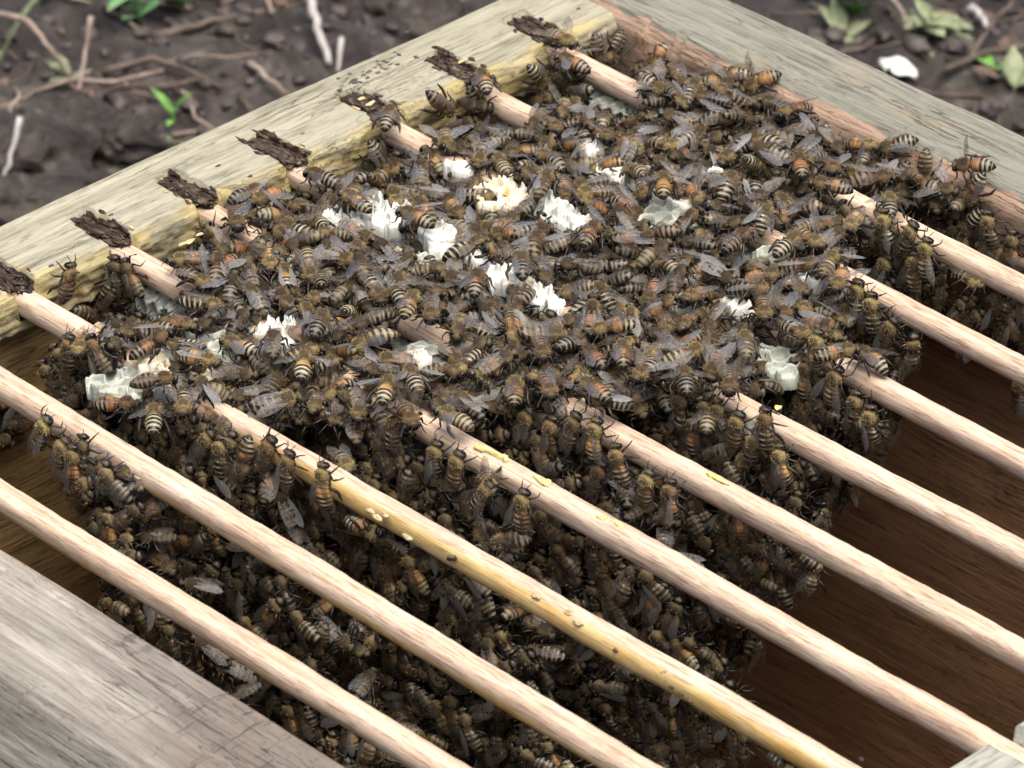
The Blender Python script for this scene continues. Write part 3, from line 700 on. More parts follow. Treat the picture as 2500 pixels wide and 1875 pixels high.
# ------------------------------------------------------------------ torn white wax on top
WG = 'torn pieces of white comb on the bars'
def wax(px, py, rx, ry, hgt, seed, label, mat=M_WHITE, z=2.0, spike=.2, cell=5.3, honey=False, rot=0.0, thr=.95, open_=False):
    hgt = hgt*(1 if open_ else .85)
    z = z+2.2; c = at(px, py, z+hgt*.4); st = .3; n = int(2*max(rx, ry)/st)+3
    g = (np.arange(n)-n/2)*st; X, Y = np.meshgrid(g, g, indexing='ij'); x, y = X.ravel(), Y.ravel()
    cr, sr = math.cos(rot), math.sin(rot); xr = x*cr+y*sr; yr = -x*sr+y*cr
    rad = np.hypot(xr/rx, yr/ry) + .24*fbm(np.stack([x/3.4, y/3.4, x*0+seed*2.3], 1), 3)
    dd = hexdist(x+.7*vnoise(np.stack([x/4, y/4, x*0+seed], 1))+seed, y+.7*vnoise(np.stack([x/4+9, y/4, x*0], 1)), cell)
    wall_ = 1-sstep(.22, .62, dd)
    rag = .55+.45*fbm(np.stack([x/1.5, y/1.5, x*0+seed], 1), 2); rag = np.clip(rag, .1, 1.3)
    low = .20+.20*fbm(np.stack([x/4.5, y/4.5, x*0+seed+7], 1), 2)
    if open_: low = low*.25-.05; rag = .75+.3*fbm(np.stack([x/4, y/4, x*0+seed], 1), 2)
    z_ = hgt*np.maximum(np.clip(low, .02, 1), wall_*rag*(1 if spike else .7)) * (1-sstep(.72, 1.0, rad)*.55)
    z_ += spike*hgt*.7*np.clip(fbm(np.stack([x/1.3+5, y/1.3, x*0+seed], 1), 2)-.45, 0, 1)*2*wall_
    x2 = x+.55*vnoise(np.stack([z_*.8, x/2, y/2+seed], 1))*z_*.35; y2 = y+.55*vnoise(np.stack([z_*.8, y/2, x/2+seed], 1))*z_*.35
    V = np.stack([x2, y2, z_], 1); ins = rad < thr
    F = grid_faces(n, n)[:, ::1]; keep = ins[F].all(1)
    F = F[keep]
    # skirt down to the bar
    e = {}
    for q in F:
        for a, b in zip(q, np.roll(q, -1)):
            if (b, a) in e: del e[(b, a)]
            else: e[(a, b)] = 1
    used = np.unique(F); idx = -np.ones(len(V), int); idx[used] = np.arange(len(used)); V = V[used]; F = idx[F]
    base = {}; extra = []; EF = []
    for (a, b) in e:
        a, b = idx[a], idx[b]
        for i in (a, b):
            if i not in base: base[i] = len(V)+len(extra); extra.append([V[i, 0]*.97, V[i, 1]*.97, -4.0])
        EF.append([b, a, base[a], base[b]])
    V = np.concatenate([V, np.array(extra)]); F = np.concatenate([F, np.array(EF)])
    fac = None
    if honey: fac = np.clip((1-sstep(.3, .7, np.hypot(V[:, 0]+1.5, V[:, 1]-2)/4.2))*sstep(2.2, 1.2, V[:, 2]), 0, 1)
    else: fac = np.zeros(len(V))
    o = mk('wax_piece', V, F, mat, fac=fac); o.location = Vector((c[0], c[1], z))*S
    return tag(o, label, 'wax', WG)
DENY = []
for (px, py, rx, ry, h, sd_, lab, kw) in [
    (1280, 312, 4.5, 4.0, 6.0, 1, 'small white wax peak nearest the far grey rail, standing alone', {}),
    (990, 355, 5.5, 3.5, 4.0, 2, 'smooth white wax flake beside the seventh bar near the notched rail', dict(spike=.1)),
    (1088, 415, 9.5, 8.5, 6.5, 3, 'large cream torn comb with amber honey in its open cells', dict(mat=M_CREAM, honey=True)),
    (1192, 440, 9.5, 6.0, 6.0, 4, 'white crumbled wax joined to the honey comb, towards the open bars', {}),
    (1240, 468, 7, 4.5, 5.0, 24, 'low crumbly white wax at the end of the row past the honey comb', {}),
    (830, 455, 9.0, 7.5, 8.0, 5, 'tall jagged white wax ridge leaning beside the sixth bar', dict(rot=.7)),
    (945, 495, 6.5, 5.0, 6.0, 6, 'ragged white wax stub in the middle of the sixth bar cover', {}),
    (965, 535, 7.5, 4.0, 3.0, 7, 'flat white wax shelf just below the ragged stub', dict(spike=.1)),
    (1095, 585, 9.0, 6.5, 5.0, 8, 'broad pale wax sheet under the dark striped bee at the centre', dict(spike=.2)),
    (1165, 632, 9.5, 4.5, 5.0, 9, 'crinkled white wax strip along the bar at the centre', {}),
    (600, 712, 8.0, 6.5, 9.0, 10, 'bright white spiky wax clump with a bee head in front of it', {}),
    (345, 785, 7.0, 4.5, 5.0, 11, 'small white and yellow wax clump on the third bar', dict(mat=M_CREAM)),
    (790, 625, 6.5, 4.0, 4.5, 12, 'white wax scrap between two bees near the bare bar patch', {}),
    (1320, 370, 6.0, 3.5, 4.0, 13, 'flat pale wax flake just past the lone white peak', dict(spike=.2)),
    (1590, 650, 6.5, 3.0, 3.5, 14, 'thin white wax strip on the seventh bar before its bare end', dict(spike=.1)),
    (740, 470, 7.0, 4.5, 4.0, 16, 'ragged pale wax strip just outside the tall white ridge', dict(spike=.2)),
    (1020, 545, 6.0, 4.0, 4.0, 17, 'thin torn wax between the flat shelf and the broad pale sheet', {}),
    (1745, 585, 6.0, 3.5, 3.5, 18, 'small pale wax scrap near the bare end of the eighth bar', dict(spike=.1)),
    (905, 765, 5.0, 3.5, 3.5, 19, 'small pale wax web hanging off the bare fifth bar patch', dict(spike=.1)),
    (1540, 375, 5.5, 3.5, 3.5, 20, 'little white wax fleck between the orange bee and the grey rail', {}),
    (430, 800, 5.0, 3.0, 3.5, 21, 'yellowish wax shreds trailing from the small wax clump on the third bar', dict(mat=M_CREAM)),
    (1480, 420, 8.5, 5.0, 3.0, 15, 'thin grey-white wax sheet around the orange bee', dict(spike=.1)),
]:
    wax(px, py, rx, ry, h, sd_, lab, **kw); DENY.append((px, py, 2.9*rx+4, 2.2*ry+4))
# bridging comb built up to the bar tops: pale grey-green, seen between the bees
BG = 'pale comb bridging the gaps between bars'
for (px, py, rx, ry, sd_, lab) in [(480, 725, 11, 8, 31, 'open grey-green comb cells beside the spiky white clump'), (1420, 440, 15, 9, 32, 'open pale comb cells under the orange bee'),
                                   (1690, 565, 9, 6, 33, 'pale cells along the bare patch of the eighth bar'), (255, 820, 9, 7, 34, 'large open pale cells hanging beside the third bar'),
                                   (880, 560, 9, 7, 35, 'grey comb cells between the wax ridge and the centre'), (770, 470, 7, 8, 36, 'grey-green comb wall at the foot of the tall wax ridge'),
                                   (940, 760, 8, 6, 37, 'pale comb web below the bare bar patch'), (600, 560, 8, 6, 38, 'dull comb cells near the fourth and fifth bars'),
                                   (1500, 640, 9, 7, 39, 'dim comb cells between the sixth and seventh bars'), (1700, 775, 9, 6, 40, 'grey comb edge by the bare end of the seventh bar')]:
    o = wax(px, py, rx*1.15, ry*1.15, 5.0, sd_, lab, mat=M_COMB, z=-1.5, spike=.0, open_=True); o.name = 'bridge_comb'; o['category'] = 'comb'; o['group'] = BG

# ------------------------------------------------------------------ bees
def interp_stations(st, xs_n):
    st = np.array(st, float); t = np.r_[0, np.cumsum(np.hypot(np.diff(st[:, 0]), np.diff(st[:, 1])+1e-9))]
    # smooth (monotone-ish) by dense linear + small box filter
    tt = np.linspace(0, t[-1], xs_n); d = np.linspace(0, t[-1], 400)
    out = []
    for c in range(st.shape[1]):
        y = np.interp(d, t, st[:, c]); ker = np.ones(9)/9; yp = np.r_[[y[0]]*4, y, [y[-1]]*4]; y = np.convolve(yp, ker, 'valid'); out.append(np.interp(tt, d, y))
    return np.array(out).T, tt/t[-1]
HEADTH = [(6.05, 2.35, .25, .3), (5.85, 2.4, 1.25, 1.15), (5.45, 2.5, 1.85, 1.6), (4.95, 2.62, 1.9, 1.65), (4.55, 2.75, 1.45, 1.25), (4.25, 2.85, .6, .65),
          (4.0, 2.95, 1.15, 1.15), (3.6, 3.1, 1.8, 1.7), (2.8, 3.25, 2.2, 2.05), (1.8, 3.25, 2.2, 2.05), (1.0, 3.05, 1.75, 1.65), (.45, 2.85, 1.0, 1.0), (.15, 2.75, .55, .55)]
ABD = [(.15, 2.75, .55, .55), (-.2, 2.85, 1.35, 1.2), (-.8, 2.95, 2.0, 1.75), (-2, 3.0, 2.35, 2.05), (-3.4, 2.85, 2.4, 2.05), (-4.8, 2.55, 2.15, 1.85), (-6.1, 2.2, 1.6, 1.4), (-7.1, 1.85, .9, .8), (-7.65, 1.65, .2, .2)]
PAL = (.44, .385, .26); BLK = (.014, .011, .009); AMB = (.40, .165, .04); DBR = (.075, .045, .025)
VARS = {  # (number of amber segments, amber colour, hair band colour, width of the hair band)
    'amber': (2.6, (.38, .19, .06), PAL, .42), 'amber3': (3.4, (.36, .16, .05), (.33, .26, .15), .38), 'dark': (0.0, DBR, (.42, .375, .27), .36),
    'brown': (1.3, (.20, .10, .04), (.30, .25, .16), .46), 'black': (0.0, (.03, .02, .015), (.24, .22, .17), .30)}
def bee_mesh(name, var, curl, seed, hi=True, ext=1.0, with_wings=None, bend=0.0):
    r = np.random.default_rng(seed); nseg = 18 if hi else 9
    nh, na_ = (26, 40) if hi else (11, 16)
    A, ta = interp_stations(HEADTH, nh); B, tb = interp_stations(ABD, na_); B = B[1:]; tb = tb[1:]
    B[:, 0] = B[:, 0]*ext
    # tergite overlap
    seg = tb*6.0; saw = seg-np.floor(seg); B[:, 2:] *= (1+.045*(saw-.5))[:, None] if hi else 1
    # curl the abdomen downward
    if curl:
        px_, pz = .15, 2.75; s = np.hypot(B[:, 0]-px_, B[:, 1]-pz); ang = curl*tb
        dx = np.diff(np.r_[px_, B[:, 0]]); dz = np.diff(np.r_[pz, B[:, 1]])
        cx_, cz_ = px_, pz; o = []
        for i in range(len(B)):
            c, sn = math.cos(ang[i]), math.sin(ang[i]); cx_ += dx[i]*c - dz[i]*-sn*0 ; cz_ += dx[i]*sn + dz[i]*c; o.append((cx_, cz_))
        B[:, 0:2] = o
    C = np.concatenate([A, B]); n = len(C); isab = np.arange(n) >= nh
    th = np.linspace(0, 2*np.pi, nseg, endpoint=False)
    T = np.gradient(C[:, :2], axis=0); T /= np.linalg.norm(T, axis=1)[:, None]+1e-9
    Nx, Nz = T[:, 1], -T[:, 0]                 # in-plane normal (up)
    flip = np.where(Nz < 0, -1, 1); Nx, Nz = Nx*flip, Nz*flip
    V = np.zeros((n, nseg, 3))
    V[:, :, 0] = C[:, 0:1] + C[:, 3:4]*np.sin(th)*Nx[:, None]
    V[:, :, 1] = C[:, 2:3]*np.cos(th)
    V[:, :, 2] = C[:, 1:2] + C[:, 3:4]*np.sin(th)*Nz[:, None]
    col = np.zeros((n, nseg, 4)); up = np.sin(th)
    nam, ambc, pal, bw = VARS[var]
    for i in range(n):
        if not isab[i]:
            x = C[i, 0]
            if x > 4.2:
                base = np.array([.035, .028, .02]); c = np.tile(base, (nseg, 1)); rough = np.full(nseg, .55)
                face = up > .2; c[face] = (.10, .075, .04) if x < 5.5 else (.06, .045, .03)
                eye = np.abs(np.cos(th)) > .72; c[eye] = (.008, .007, .007); rough[eye] = .18
            else:
                c = np.tile(np.array([.23, .165, .07] if hi else [.17, .12, .055]), (nseg, 1)); rough = np.full(nseg, .9)
                bald = (up > (.82 if hi else .6)) & (1.0 < x < 3.4); c[bald] = (.06, .04, .022)
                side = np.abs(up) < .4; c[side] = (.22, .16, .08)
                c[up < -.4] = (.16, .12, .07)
                c = c*(.75+.5*r.random((nseg, 1)))
        else:
            t = tb[i-nh]; s = t*6; k = int(s); f = s-k
            f2 = f + .06*np.sin(th*3+k+seed)
            if s < nam: 
                c = np.tile(np.array(ambc), (nseg, 1)); c[f2 > .80] = (.05, .028, .015)
                if k > 0: c[f2 < .22] = .5*np.array(ambc)+.5*np.array(pal)
            else:
                c = np.tile(np.array(BLK if var != 'brown' else (.045, .028, .018)), (nseg, 1)); c[(f2 < bw) & (s < 5.2)] = pal
                if s < 1: c[:] = np.array(DBR) if nam < 1 else c
            rough = np.where(c[:, 0] > .2, .6, .3)
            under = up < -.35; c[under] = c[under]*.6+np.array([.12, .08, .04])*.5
            c = c*(.85+.3*r.random((nseg, 1)))
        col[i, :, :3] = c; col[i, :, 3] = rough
    xx_ = np.minimum(0, V[:, :, 0]-.15); V[:, :, 1] += bend*.028*xx_**2
    hx_ = np.maximum(0, V[:, :, 0]-4.2); V[:, :, 1] += -bend*.35*hx_
    V = V.reshape(-1, 3); col = col.reshape(-1, 4); F = [tuple(q) for q in grid_faces(n, nseg, True)]
    F.append(tuple(range(nseg))[::-1]); F.append(tuple(range((n-1)*nseg, n*nseg)))
    VV = [V]; CC = [col]; FF = list(F); off = len(V)
    def add(v, f, c):
        nonlocal off
        VV.append(v); CC.append(np.tile(np.array(c), (len(v), 1)) if np.ndim(c) == 1 else c); FF.extend([tuple(int(i)+off for i in q) for q in f]); off += len(v)
    LEGS = [[(3.3, 1.1, 2.0), (4.2, 2.5, 2.8), (5.0, 3.1, .9), (5.9, 3.6, .1)], [(2.2, 1.3, 1.8), (2.0, 3.3, 2.9), (1.5, 4.2, .9), (1.2, 5.3, .1)],
            [(1.2, 1.2, 1.8), (-.5, 3.0, 3.1), (-2.4, 3.8, 1.4), (-4.3, 4.5, .1)]]
    RR = [[.36, .34, .25, .1], [.38, .36, .28, .1], [.4, .42, .62, .13]]
    for s in (1, -1):
        for q, (L, R_) in enumerate(zip(LEGS, RR)):
            P = np.array(L)+np.r_[np.zeros((1, 3)), r.normal(0, .45, (3, 3))*[1, 1, .35]]; P[-1, 2] = .1; P[:, 1] *= s
            if hi:
                t = np.linspace(0, 3, 10); P2 = np.stack([np.interp(t, range(4), P[:, c]) for c in range(3)], 1); R2 = np.interp(t, range(4), R_)
                R2[3] *= .8; R2[6] *= .75
                v, f = tube(P2, R2, 5)
            else: v, f = tube(P, R_, 3)
            add(v, f, (.022, .015, .011, .4))
        if hi:
            v, f = tube([(5.85, s*.45, 2.9), (6.7, s*.8, 3.5), (7.4, s*1.2, 3.0), (8.3, s*1.6, 2.3)], [.12, .11, .12, .1], 5); add(v, f, (.02, .015, .012, .5))
            v, f = blob('', 0, (.75, .45, 1.0), 0, 1, 0, 7); add(v+np.array([5.15, s*1.55, 2.75]), f, (.006, .005, .006, .15))
    # hair: thin upright triangles
    def hair(sel, cnt, ln, wd, cfun):
        ids = r.choice(sel, cnt); i, j = ids//nseg, ids % nseg
        P = V[ids]; Cn = np.stack([C[i, 0], 0*i, C[i, 1]], 1); N = P-Cn; N /= np.linalg.norm(N, axis=1)[:, None]+1e-6
        N = N + r.normal(0, .3, N.shape) + np.array([-.35, 0, .1]); N /= np.linalg.norm(N, axis=1)[:, None]
        P = P + r.normal(0, .14, P.shape); side = np.cross(N, r.normal(0, 1, N.shape)); side /= np.linalg.norm(side, axis=1)[:, None]
        l = ln*(.6+.8*r.random((cnt, 1)))
        v = np.stack([P-N*.1-side*wd, P-N*.1+side*wd, P+N*l], 1).reshape(-1, 3)
        c = np.repeat(cfun(cnt), 3, 0); add(v, np.arange(cnt*3).reshape(-1, 3), c)
    ringx = np.repeat(C[:, 0], nseg); ab = np.repeat(isab, nseg); upv = np.tile(up, n)
    def cc(base): return lambda m: np.c_[np.array(base)*(.6+.8*r.random((m, 1))), np.full((m, 1), .9)]
    if hi:
        th_sel = np.where(~ab & (ringx < 4.1) & (ringx > .3))[0]; hair(th_sel, 620, .6, .06, cc((.36, .27, .125)))
        hd = np.where(~ab & (ringx > 4.3) & (ringx < 5.8) & (upv > 0))[0]; hair(hd, 60, .4, .06, cc((.22, .17, .08)))
        abp = np.where(ab & (col[:, 0] > .2))[0]
        if len(abp): hair(abp, 220, .32, .06, cc((.36, .30, .19)))
    else:
        th_sel = np.where(~ab & (ringx < 4.1) & (ringx > .3))[0]; hair(th_sel, 75, .7, .13, cc((.30, .22, .10)))
    V = np.concatenate(VV); col = np.concatenate(CC); mi = [0]*len(FF)
    if with_wings is not None:
        for (v, f, c) in with_wings:
            FF.extend([tuple(int(i)+off for i in q) for q in f]); V = np.concatenate([V, v]); col = np.concatenate([col, c]); mi += [1]*len(f); off += len(v)
    if not hi:   # triangles/quads only, for joining
        return V, FF, col, mi
    return mk(name, V, FF, [M_BEE, M_WING], mi=mi, col=col, link=False)

def wing_geo(side, hi=True):
    """fore and hind wing, hinge at origin, pointing to -x; side +1: +y"""
    out = []
    for (L, wf, wb, y0, z0, cnt) in ((9.2, .55, 2.5, 0.0, 0.0, 14 if hi else 6), (6.4, .3, 2.0, -1.15, -.12, 10 if hi else 5)):
        u = np.sin(np.linspace(0, np.pi/2, cnt))**1.15; nv = 5 if hi else 3; f = np.linspace(0, 1, nv)
        ev = np.clip(1-((u-.62)/.38)**2, 0, 1)**.5; ev = np.where(u < .62, 1, ev)
        lead = wf*np.clip(u*6, 0, 1)*ev - .45*wb*(1-ev); tr = -wb*(.12+.88*sstep(0, .72, u))*ev - .45*wb*(1-ev)
        Y = lead[:, None]*(1-f)+tr[:, None]*f
        X = np.repeat((-L*u)[:, None], nv, 1); X[:, :] += -.5*np.sin(np.pi*f)[None]*u[:, None]**3*1.2
        Z = z0+.10*np.sin(f*12+u[:, None]*4)*u[:, None]+.28*np.sin(np.pi*f)[None]*np.sin(np.pi*u)[:, None] - .35*u[:, None]**2
        v = np.stack([X, (Y+y0)*side, Z], -1).reshape(-1, 3); fc = grid_faces(cnt, nv)
        col = np.stack([X.ravel()/9, (Y+y0).ravel()/2.6, 0*X.ravel()+ (0 if y0 == 0 else 3), np.ones(X.size)], 1)
        out.append((v, fc, col))
    return out
def wing_mesh(side):
    (v1, f1, c1), (v2, f2, c2) = wing_geo(side)
    return mk('wing', np.concatenate([v1, v2]), np.concatenate([f1, f2+len(v1)]), M_WING, col=np.concatenate([c1, c2]), link=False)
WINGM = {1: wing_mesh(1), -1: wing_mesh(-1)}
HINGE = {1: (2.1, 1.5, 4.55), -1: (2.1, -1.5, 4.55)}
WPOSE = {'folded': (7, 1, 6), 'loose': (26, 2, 8), 'half': (48, 8, 12), 'spread': (78, 14, 10), 'raised': (38, 48, 30), 'up': (60, 62, 20)}
def wing_rot(side, pose, r):
    out, pitch, roll = WPOSE[pose]; out += r.uniform(-6, 6); pitch += r.uniform(-3, 3)
    # swing outwards about z, tip raised about y, roll about own axis
    return (Matrix.Rotation(math.radians(-side*out), 4, 'Z') @ Matrix.Rotation(math.radians(pitch), 4, 'Y') @ Matrix.Rotation(math.radians(-side*roll), 4, 'X'))
MESH = {}
for vi, v in enumerate(VARS):
    for ci, (curl, ext, bend) in enumerate(((0.0, 1.0, 0), (.55, .97, .5), (-.25, 1.08, -.4), (.3, 1.12, 1.0), (.8, .9, -.9), (.1, 1.04, .7))):
        MESH[(v, ci)] = bee_mesh(f'honey_bee_{v}', v, curl, vi*7+ci, True, ext, None, bend)
# low versions for the packed mass, wings included
LOW = []
for vi, v in enumerate(VARS):
    for ci, (curl, pose) in enumerate(((0.0, 'folded'), (.4, 'loose'), (0.1, 'half'))):
        ww = []
        for s in (1, -1):
            R = wing_rot(s, pose, random); R3 = np.array(R.to_3x3())
            for (gv, gf, gc) in wing_geo(s, False): ww.append((gv@R3.T+np.array(HINGE[s]), gf, gc))
        V, FF, col, mi = bee_mesh('', v, curl, 90+vi*5+ci, False, 1.0, ww)
        T_ = []; M_ = []
        for f, m in zip(FF, mi):
            for a in range(1, len(f)-1): T_.append((f[0], f[a], f[a+1])); M_.append(m)
        LOW.append((V, np.array(T_), col, np.array(M_)))

def frame(n, h):
    n = n/np.linalg.norm(n); h = h-n*(h@n); h = h/np.linalg.norm(h); return np.stack([h, np.cross(n, h), n], 1)
def tilt(R, roll, pitch):
    return R @ rotm(roll, pitch, 0)
BEES = []      # dicts: foot, R, var, pose, ci, label, scale
def surf(kind):
    if kind == 'T': return 2, None, np.array([0, 0, 1.0])
    if kind == 'C': return 0, 22.5, np.array([1.0, 0, 0])
    if kind == 'W': return 0, 17.5, np.array([1.0, 0, 0])
    if kind == 'B': return 1, 349.5, np.array([0, -1.0, .0])
    if kind == 'E': return 1, 352.5, np.array([0, -.55, .83])
def bee_at(px, py, ang, kind='T', z=4.0, var='amber', pose='folded', label='', ci=0, k=None, roll=0, pitch=0):
    """ang: direction of the head in the photo, degrees anticlockwise from its x axis"""
    if k is not None: ax, v, nrm = 1, ky(k, 200)-8.5, np.array([0, -1.0, .12])
    else:
        ax, v, nrm = surf(kind)
        if v is None: v = z
    c = at(px, py, v+2.8*nrm[ax], ax)
    q = at(px+20*math.cos(math.radians(ang)), py-20*math.sin(math.radians(ang)), v+2.8*nrm[ax], ax)
    R = tilt(frame(nrm, q-c), math.radians(roll), math.radians(pitch))
    BEES.append(dict(foot=c-2.8*R[:, 2]+R[:, 0]*1.0, R=R, var=var, pose=pose, ci=ci, label=label, px=(px, py), hand=True))
H = bee_at
# --- bees on the notched rail and its inner face
H(1045, 176, 112, 'T', 7, 'amber', 'spread', 'amber bee with one clear wing held out, on the rail at the eighth bar end')
H(1163, 167, -52, 'C', 0, 'dark', 'folded', 'dark striped bee head down on the notched rail face between the eighth and ninth bars')
H(1240, 137, 158, 'T', 5, 'amber', 'half', 'amber ringed bee climbing off the end of the ninth bar onto the rail')
H(1290, 112, -88, 'C', 0, 'brown', 'folded', 'dark bee head down in the corner just past the ninth bar end')
H(1328, 105, -120, 'C', 0, 'dark', 'loose', 'dull bee tucked in the very corner where the two rails meet')
H(1421, 120, -92, 'E', 0, 'amber', 'up', 'striped amber bee head down on the grey rail with wings raised, closest to the corner')
H(953, 225, -38, 'C', 0, 'amber3', 'folded', 'plump orange bee on the notched rail face between the seventh and eighth bars', 1)
H(1025, 222, -75, 'C', 0, 'dark', 'loose', 'dark bee under the amber one at the eighth bar end')
H(962, 300, -90, 'T', 3, 'brown', 'half', 'bee facing the open bars with pale wings in a V by the seventh bar')
H(838, 255, 70, 'T', 6, 'dark', 'loose', 'bee on the rail edge at the seventh bar with its wings hanging back')
H(815, 338, -68, 'C', 0, 'dark', 'folded', 'striped bee head down on the rail face between the sixth and seventh bars')
H(1210, 82, -28, 'T', 7, 'brown', 'half', 'ruffled grey-brown bee at the ninth notch of the rail')
H(580, 425, -160, 'T', 5, 'amber3', 'half', 'bee with a bright orange abdomen on the rail edge between the fifth and sixth bars')
H(530, 420, 20, 'T', 5, 'black', 'loose', 'black bee head reaching onto the rail edge past the fifth notch')
H(640, 440, -55, 'W', 0, 'dark', 'folded', 'dark striped bee head down on the inner wall below the sixth bar end')
H(710, 475, -60, 'W', 0, 'brown', 'folded', 'brown striped bee on the inner wall just under the sixth bar')
H(510, 470, -80, 'T', 5, 'brown', 'loose', 'bee crouching on the fifth bar right at the rail')
H(700, 385, 160, 'T', 5, 'dark', 'half', 'bee with a clear wing resting on the end of the sixth bar')
H(245, 610, 62, 'C', 0, 'dark', 'folded', 'striped bee head up on the rail face beside the fourth bar')
H(145, 615, 80, 'C', 0, 'brown', 'loose', 'straw coloured bee on the torn rail edge beside the third bar')
H(190, 678, -10, 'W', 0, 'brown', 'folded', 'speckled brown bee on the inner wall by the third bar')
H(445, 530, -50, 'W', 0, 'brown', 'folded', 'pale brown bee on the inner wall beside the fifth bar')
H(178, 742, -112, 'T', 4, 'amber', 'folded', 'bee standing across the third bar near its notched end', 1)
H(150, 770, 95, None, 0, 'dark', 'folded', 'dark bee hanging under the third bar close to the inner wall', k=3)
H(215, 770, 120, None, 0, 'brown', 'loose', 'bee hanging head up under the third bar beside the one standing on it', k=3)
# --- along the grey side rail
H(1583, 163, -140, 'E', 0, 'amber', 'folded', 'bee with a black tipped amber abdomen pointing up the grey rail')
H(1645, 175, -112, 'E', 0, 'amber3', 'up', 'orange bee with one clear wing raised high against the grey rail')
H(1700, 236, 188, 'E', 0, 'amber3', 'folded', 'orange bee with a jet black tail lying along the grey rail edge')
H(1540, 215, 170, 'T', 6, 'black', 'folded', 'black and white striped bee just below the black tipped one')
H(1745, 285, -120, 'B', 0, 'dark', 'folded', 'dark bee in the gap under the orange one on the grey rail')
H(1785, 308, -82, 'B', 0, 'dark', 'folded', 'dark ringed bee head down on the pink wood under the grey rail')
H(1746, 312, 100, 'B', 0, 'dark', 'folded', 'half hidden dark bee next to the ringed one on pink wood')
H(1862, 328, -102, 'E', 0, 'black', 'folded', 'large glossy dark bee with pale rings head down at the grey rail edge')
H(1938, 313, -122, 'E', 0, 'dark', 'loose', 'striped bee with its tail pointing up onto the grey rail')
H(2000, 365, -85, 'B', 0, 'brown', 'folded', 'brown bee head down with its hind leg out on the pink wood')
H(2105, 357, 205, 'E', 0, 'amber', 'up', 'amber bee with one wing straight up, farthest out along the grey rail')
H(2108, 408, -112, 'B', 0, 'amber', 'folded', 'amber striped bee just below the one with the upright wing')
H(1912, 387, 85, 'B', 0, 'dark', 'folded', 'small dark bee low on the pink wood above the ninth bar end')
H(1950, 388, -100, 'B', 0, 'dark', 'folded', 'dark bee tail up between two larger bees on the pink wood')
H(1922, 445, 92, 'T', 5, 'black', 'half', 'big dark banded bee standing across the ninth bar')
H(2025, 462, 80, 'B', 0, 'black', 'folded', 'nearly black bee on the pink wood beyond the ninth bar')
H(2098, 480, -130, 'B', 0, 'dark', 'half', 'bee with spread legs at the lower edge of the pink wood')
H(1965, 460, 75, 'B', 0, 'black', 'folded', 'dark bee head up between the ninth bar and the pink wood')
H(2060, 530, 60, 'B', 0, 'black', 'loose', 'dim bee clinging to the wall beyond the bare ninth bar')
H(2140, 500, 100, 'B', 0, 'dark', 'loose', 'dark bee with long legs at the end of the group on the wall')
H(2165, 680, 100, 'B', -20, 'brown', 'half', 'lone dim bee low on the inner wall under the eighth and ninth bars')
H(2205, 855, 90, 'B', -20, 'brown', 'folded', 'lone bee deep on the red-brown inner wall')
H(1845, 478, -128, 'T', 6, 'amber', 'folded', 'sharply striped amber bee with tail up beside the ninth bar')
H(1797, 402, 172, 'T', 8, 'amber', 'folded', 'plump amber bee lying along the ninth bar just before its bare end')
H(1728, 357, 104, 'T', 9, 'amber3', 'half', 'orange and black banded bee with wings held out near the pink wood')
# --- the cluster top
H(1433, 400, 90, 'T', 9, 'amber3', 'half', 'bee with a vivid orange abdomen standing alone on pale comb')
H(590, 745, 90, 'T', 9, 'brown', 'folded', 'bee with two thin antennae raised in front of the spiky white wax')
H(330, 822, 5, 'T', 8, 'brown', 'folded', 'brown bee crossing the third bar where it goes under the bees')
H(428, 775, -15, 'T', 9, 'amber', 'folded', 'amber bee over the third bar beside the yellow and white wax')
H(398, 868, -98, 'T', 8, 'dark', 'loose', 'black and cream ringed bee below the third bar cover')
H(332, 905, 88, 'T', 3, 'dark', 'half', 'long winged bee with a dark head hanging below the third bar')
H(248, 873, -2, 'T', -2, 'amber', 'folded', 'amber fuzzy bee below the large open cells')
H(655, 790, 78, 'T', 9, 'amber', 'half', 'amber bee with one long wing held out near the spiky wax')
H(690, 700, 60, 'T', 9, 'black', 'loose', 'black and white ringed bee just behind the spiky wax')
H(885, 658, 62, 'T', 9, 'amber', 'folded', 'orange shouldered bee pointing away on the bare fifth bar patch')
H(930, 668, -88, 'T', 9, 'brown', 'folded', 'fuzzy faced bee looking down over the bare fifth bar patch')
H(1127, 575, 96, 'T', 10, 'black', 'folded', 'dark bee with crossed clear wings on the broad pale wax sheet')
H(1028, 612, 80, 'T', 9, 'amber', 'loose', 'tan bee with a banded tail left of the broad wax sheet')
H(1168, 750, -78, 'T', 10, 'brown', 'up', 'golden bee with both glassy wings thrown up in a V')
H(834, 842, 70, 'T', 9, 'amber', 'half', 'crisply banded amber bee with its tail over the fourth bar')
H(892, 820, 118, 'T', 8, 'dark', 'half', 'grey striped bee side by side with the crisply banded one')
H(880, 895, -62, 'T', 8, 'brown', 'up', 'fuzzy bee facing down the fourth bar where it turns bare')
H(1285, 842, 150, 'T', 10, 'amber3', 'raised', 'orange waisted bee holding a glassy wing over the sixth bar end')
H(1318, 868, 172, 'T', 7, 'black', 'folded', 'dark bee with bright white rings beside the bare fifth bar')
H(1182, 832, -72, 'T', 8, 'brown', 'folded', 'golden fuzzy bee head down at the start of the bare fifth bar')
H(985, 905, 155, 'T', 7, 'brown', 'half', 'bee with a pointed clear wing beside the bare fourth bar')
H(1112, 845, 88, 'T', 6, 'amber3', 'folded', 'long orange bee head up between the fourth and fifth bars')
H(1053, 1040, -62, 'T', -1, 'brown', 'loose', 'bee gripping the underside of the bare fourth bar', roll=50)
H(1480, 822, 100, 'T', 7, 'black', 'half', 'boldly black ringed bee with wings out before the bare sixth bar')
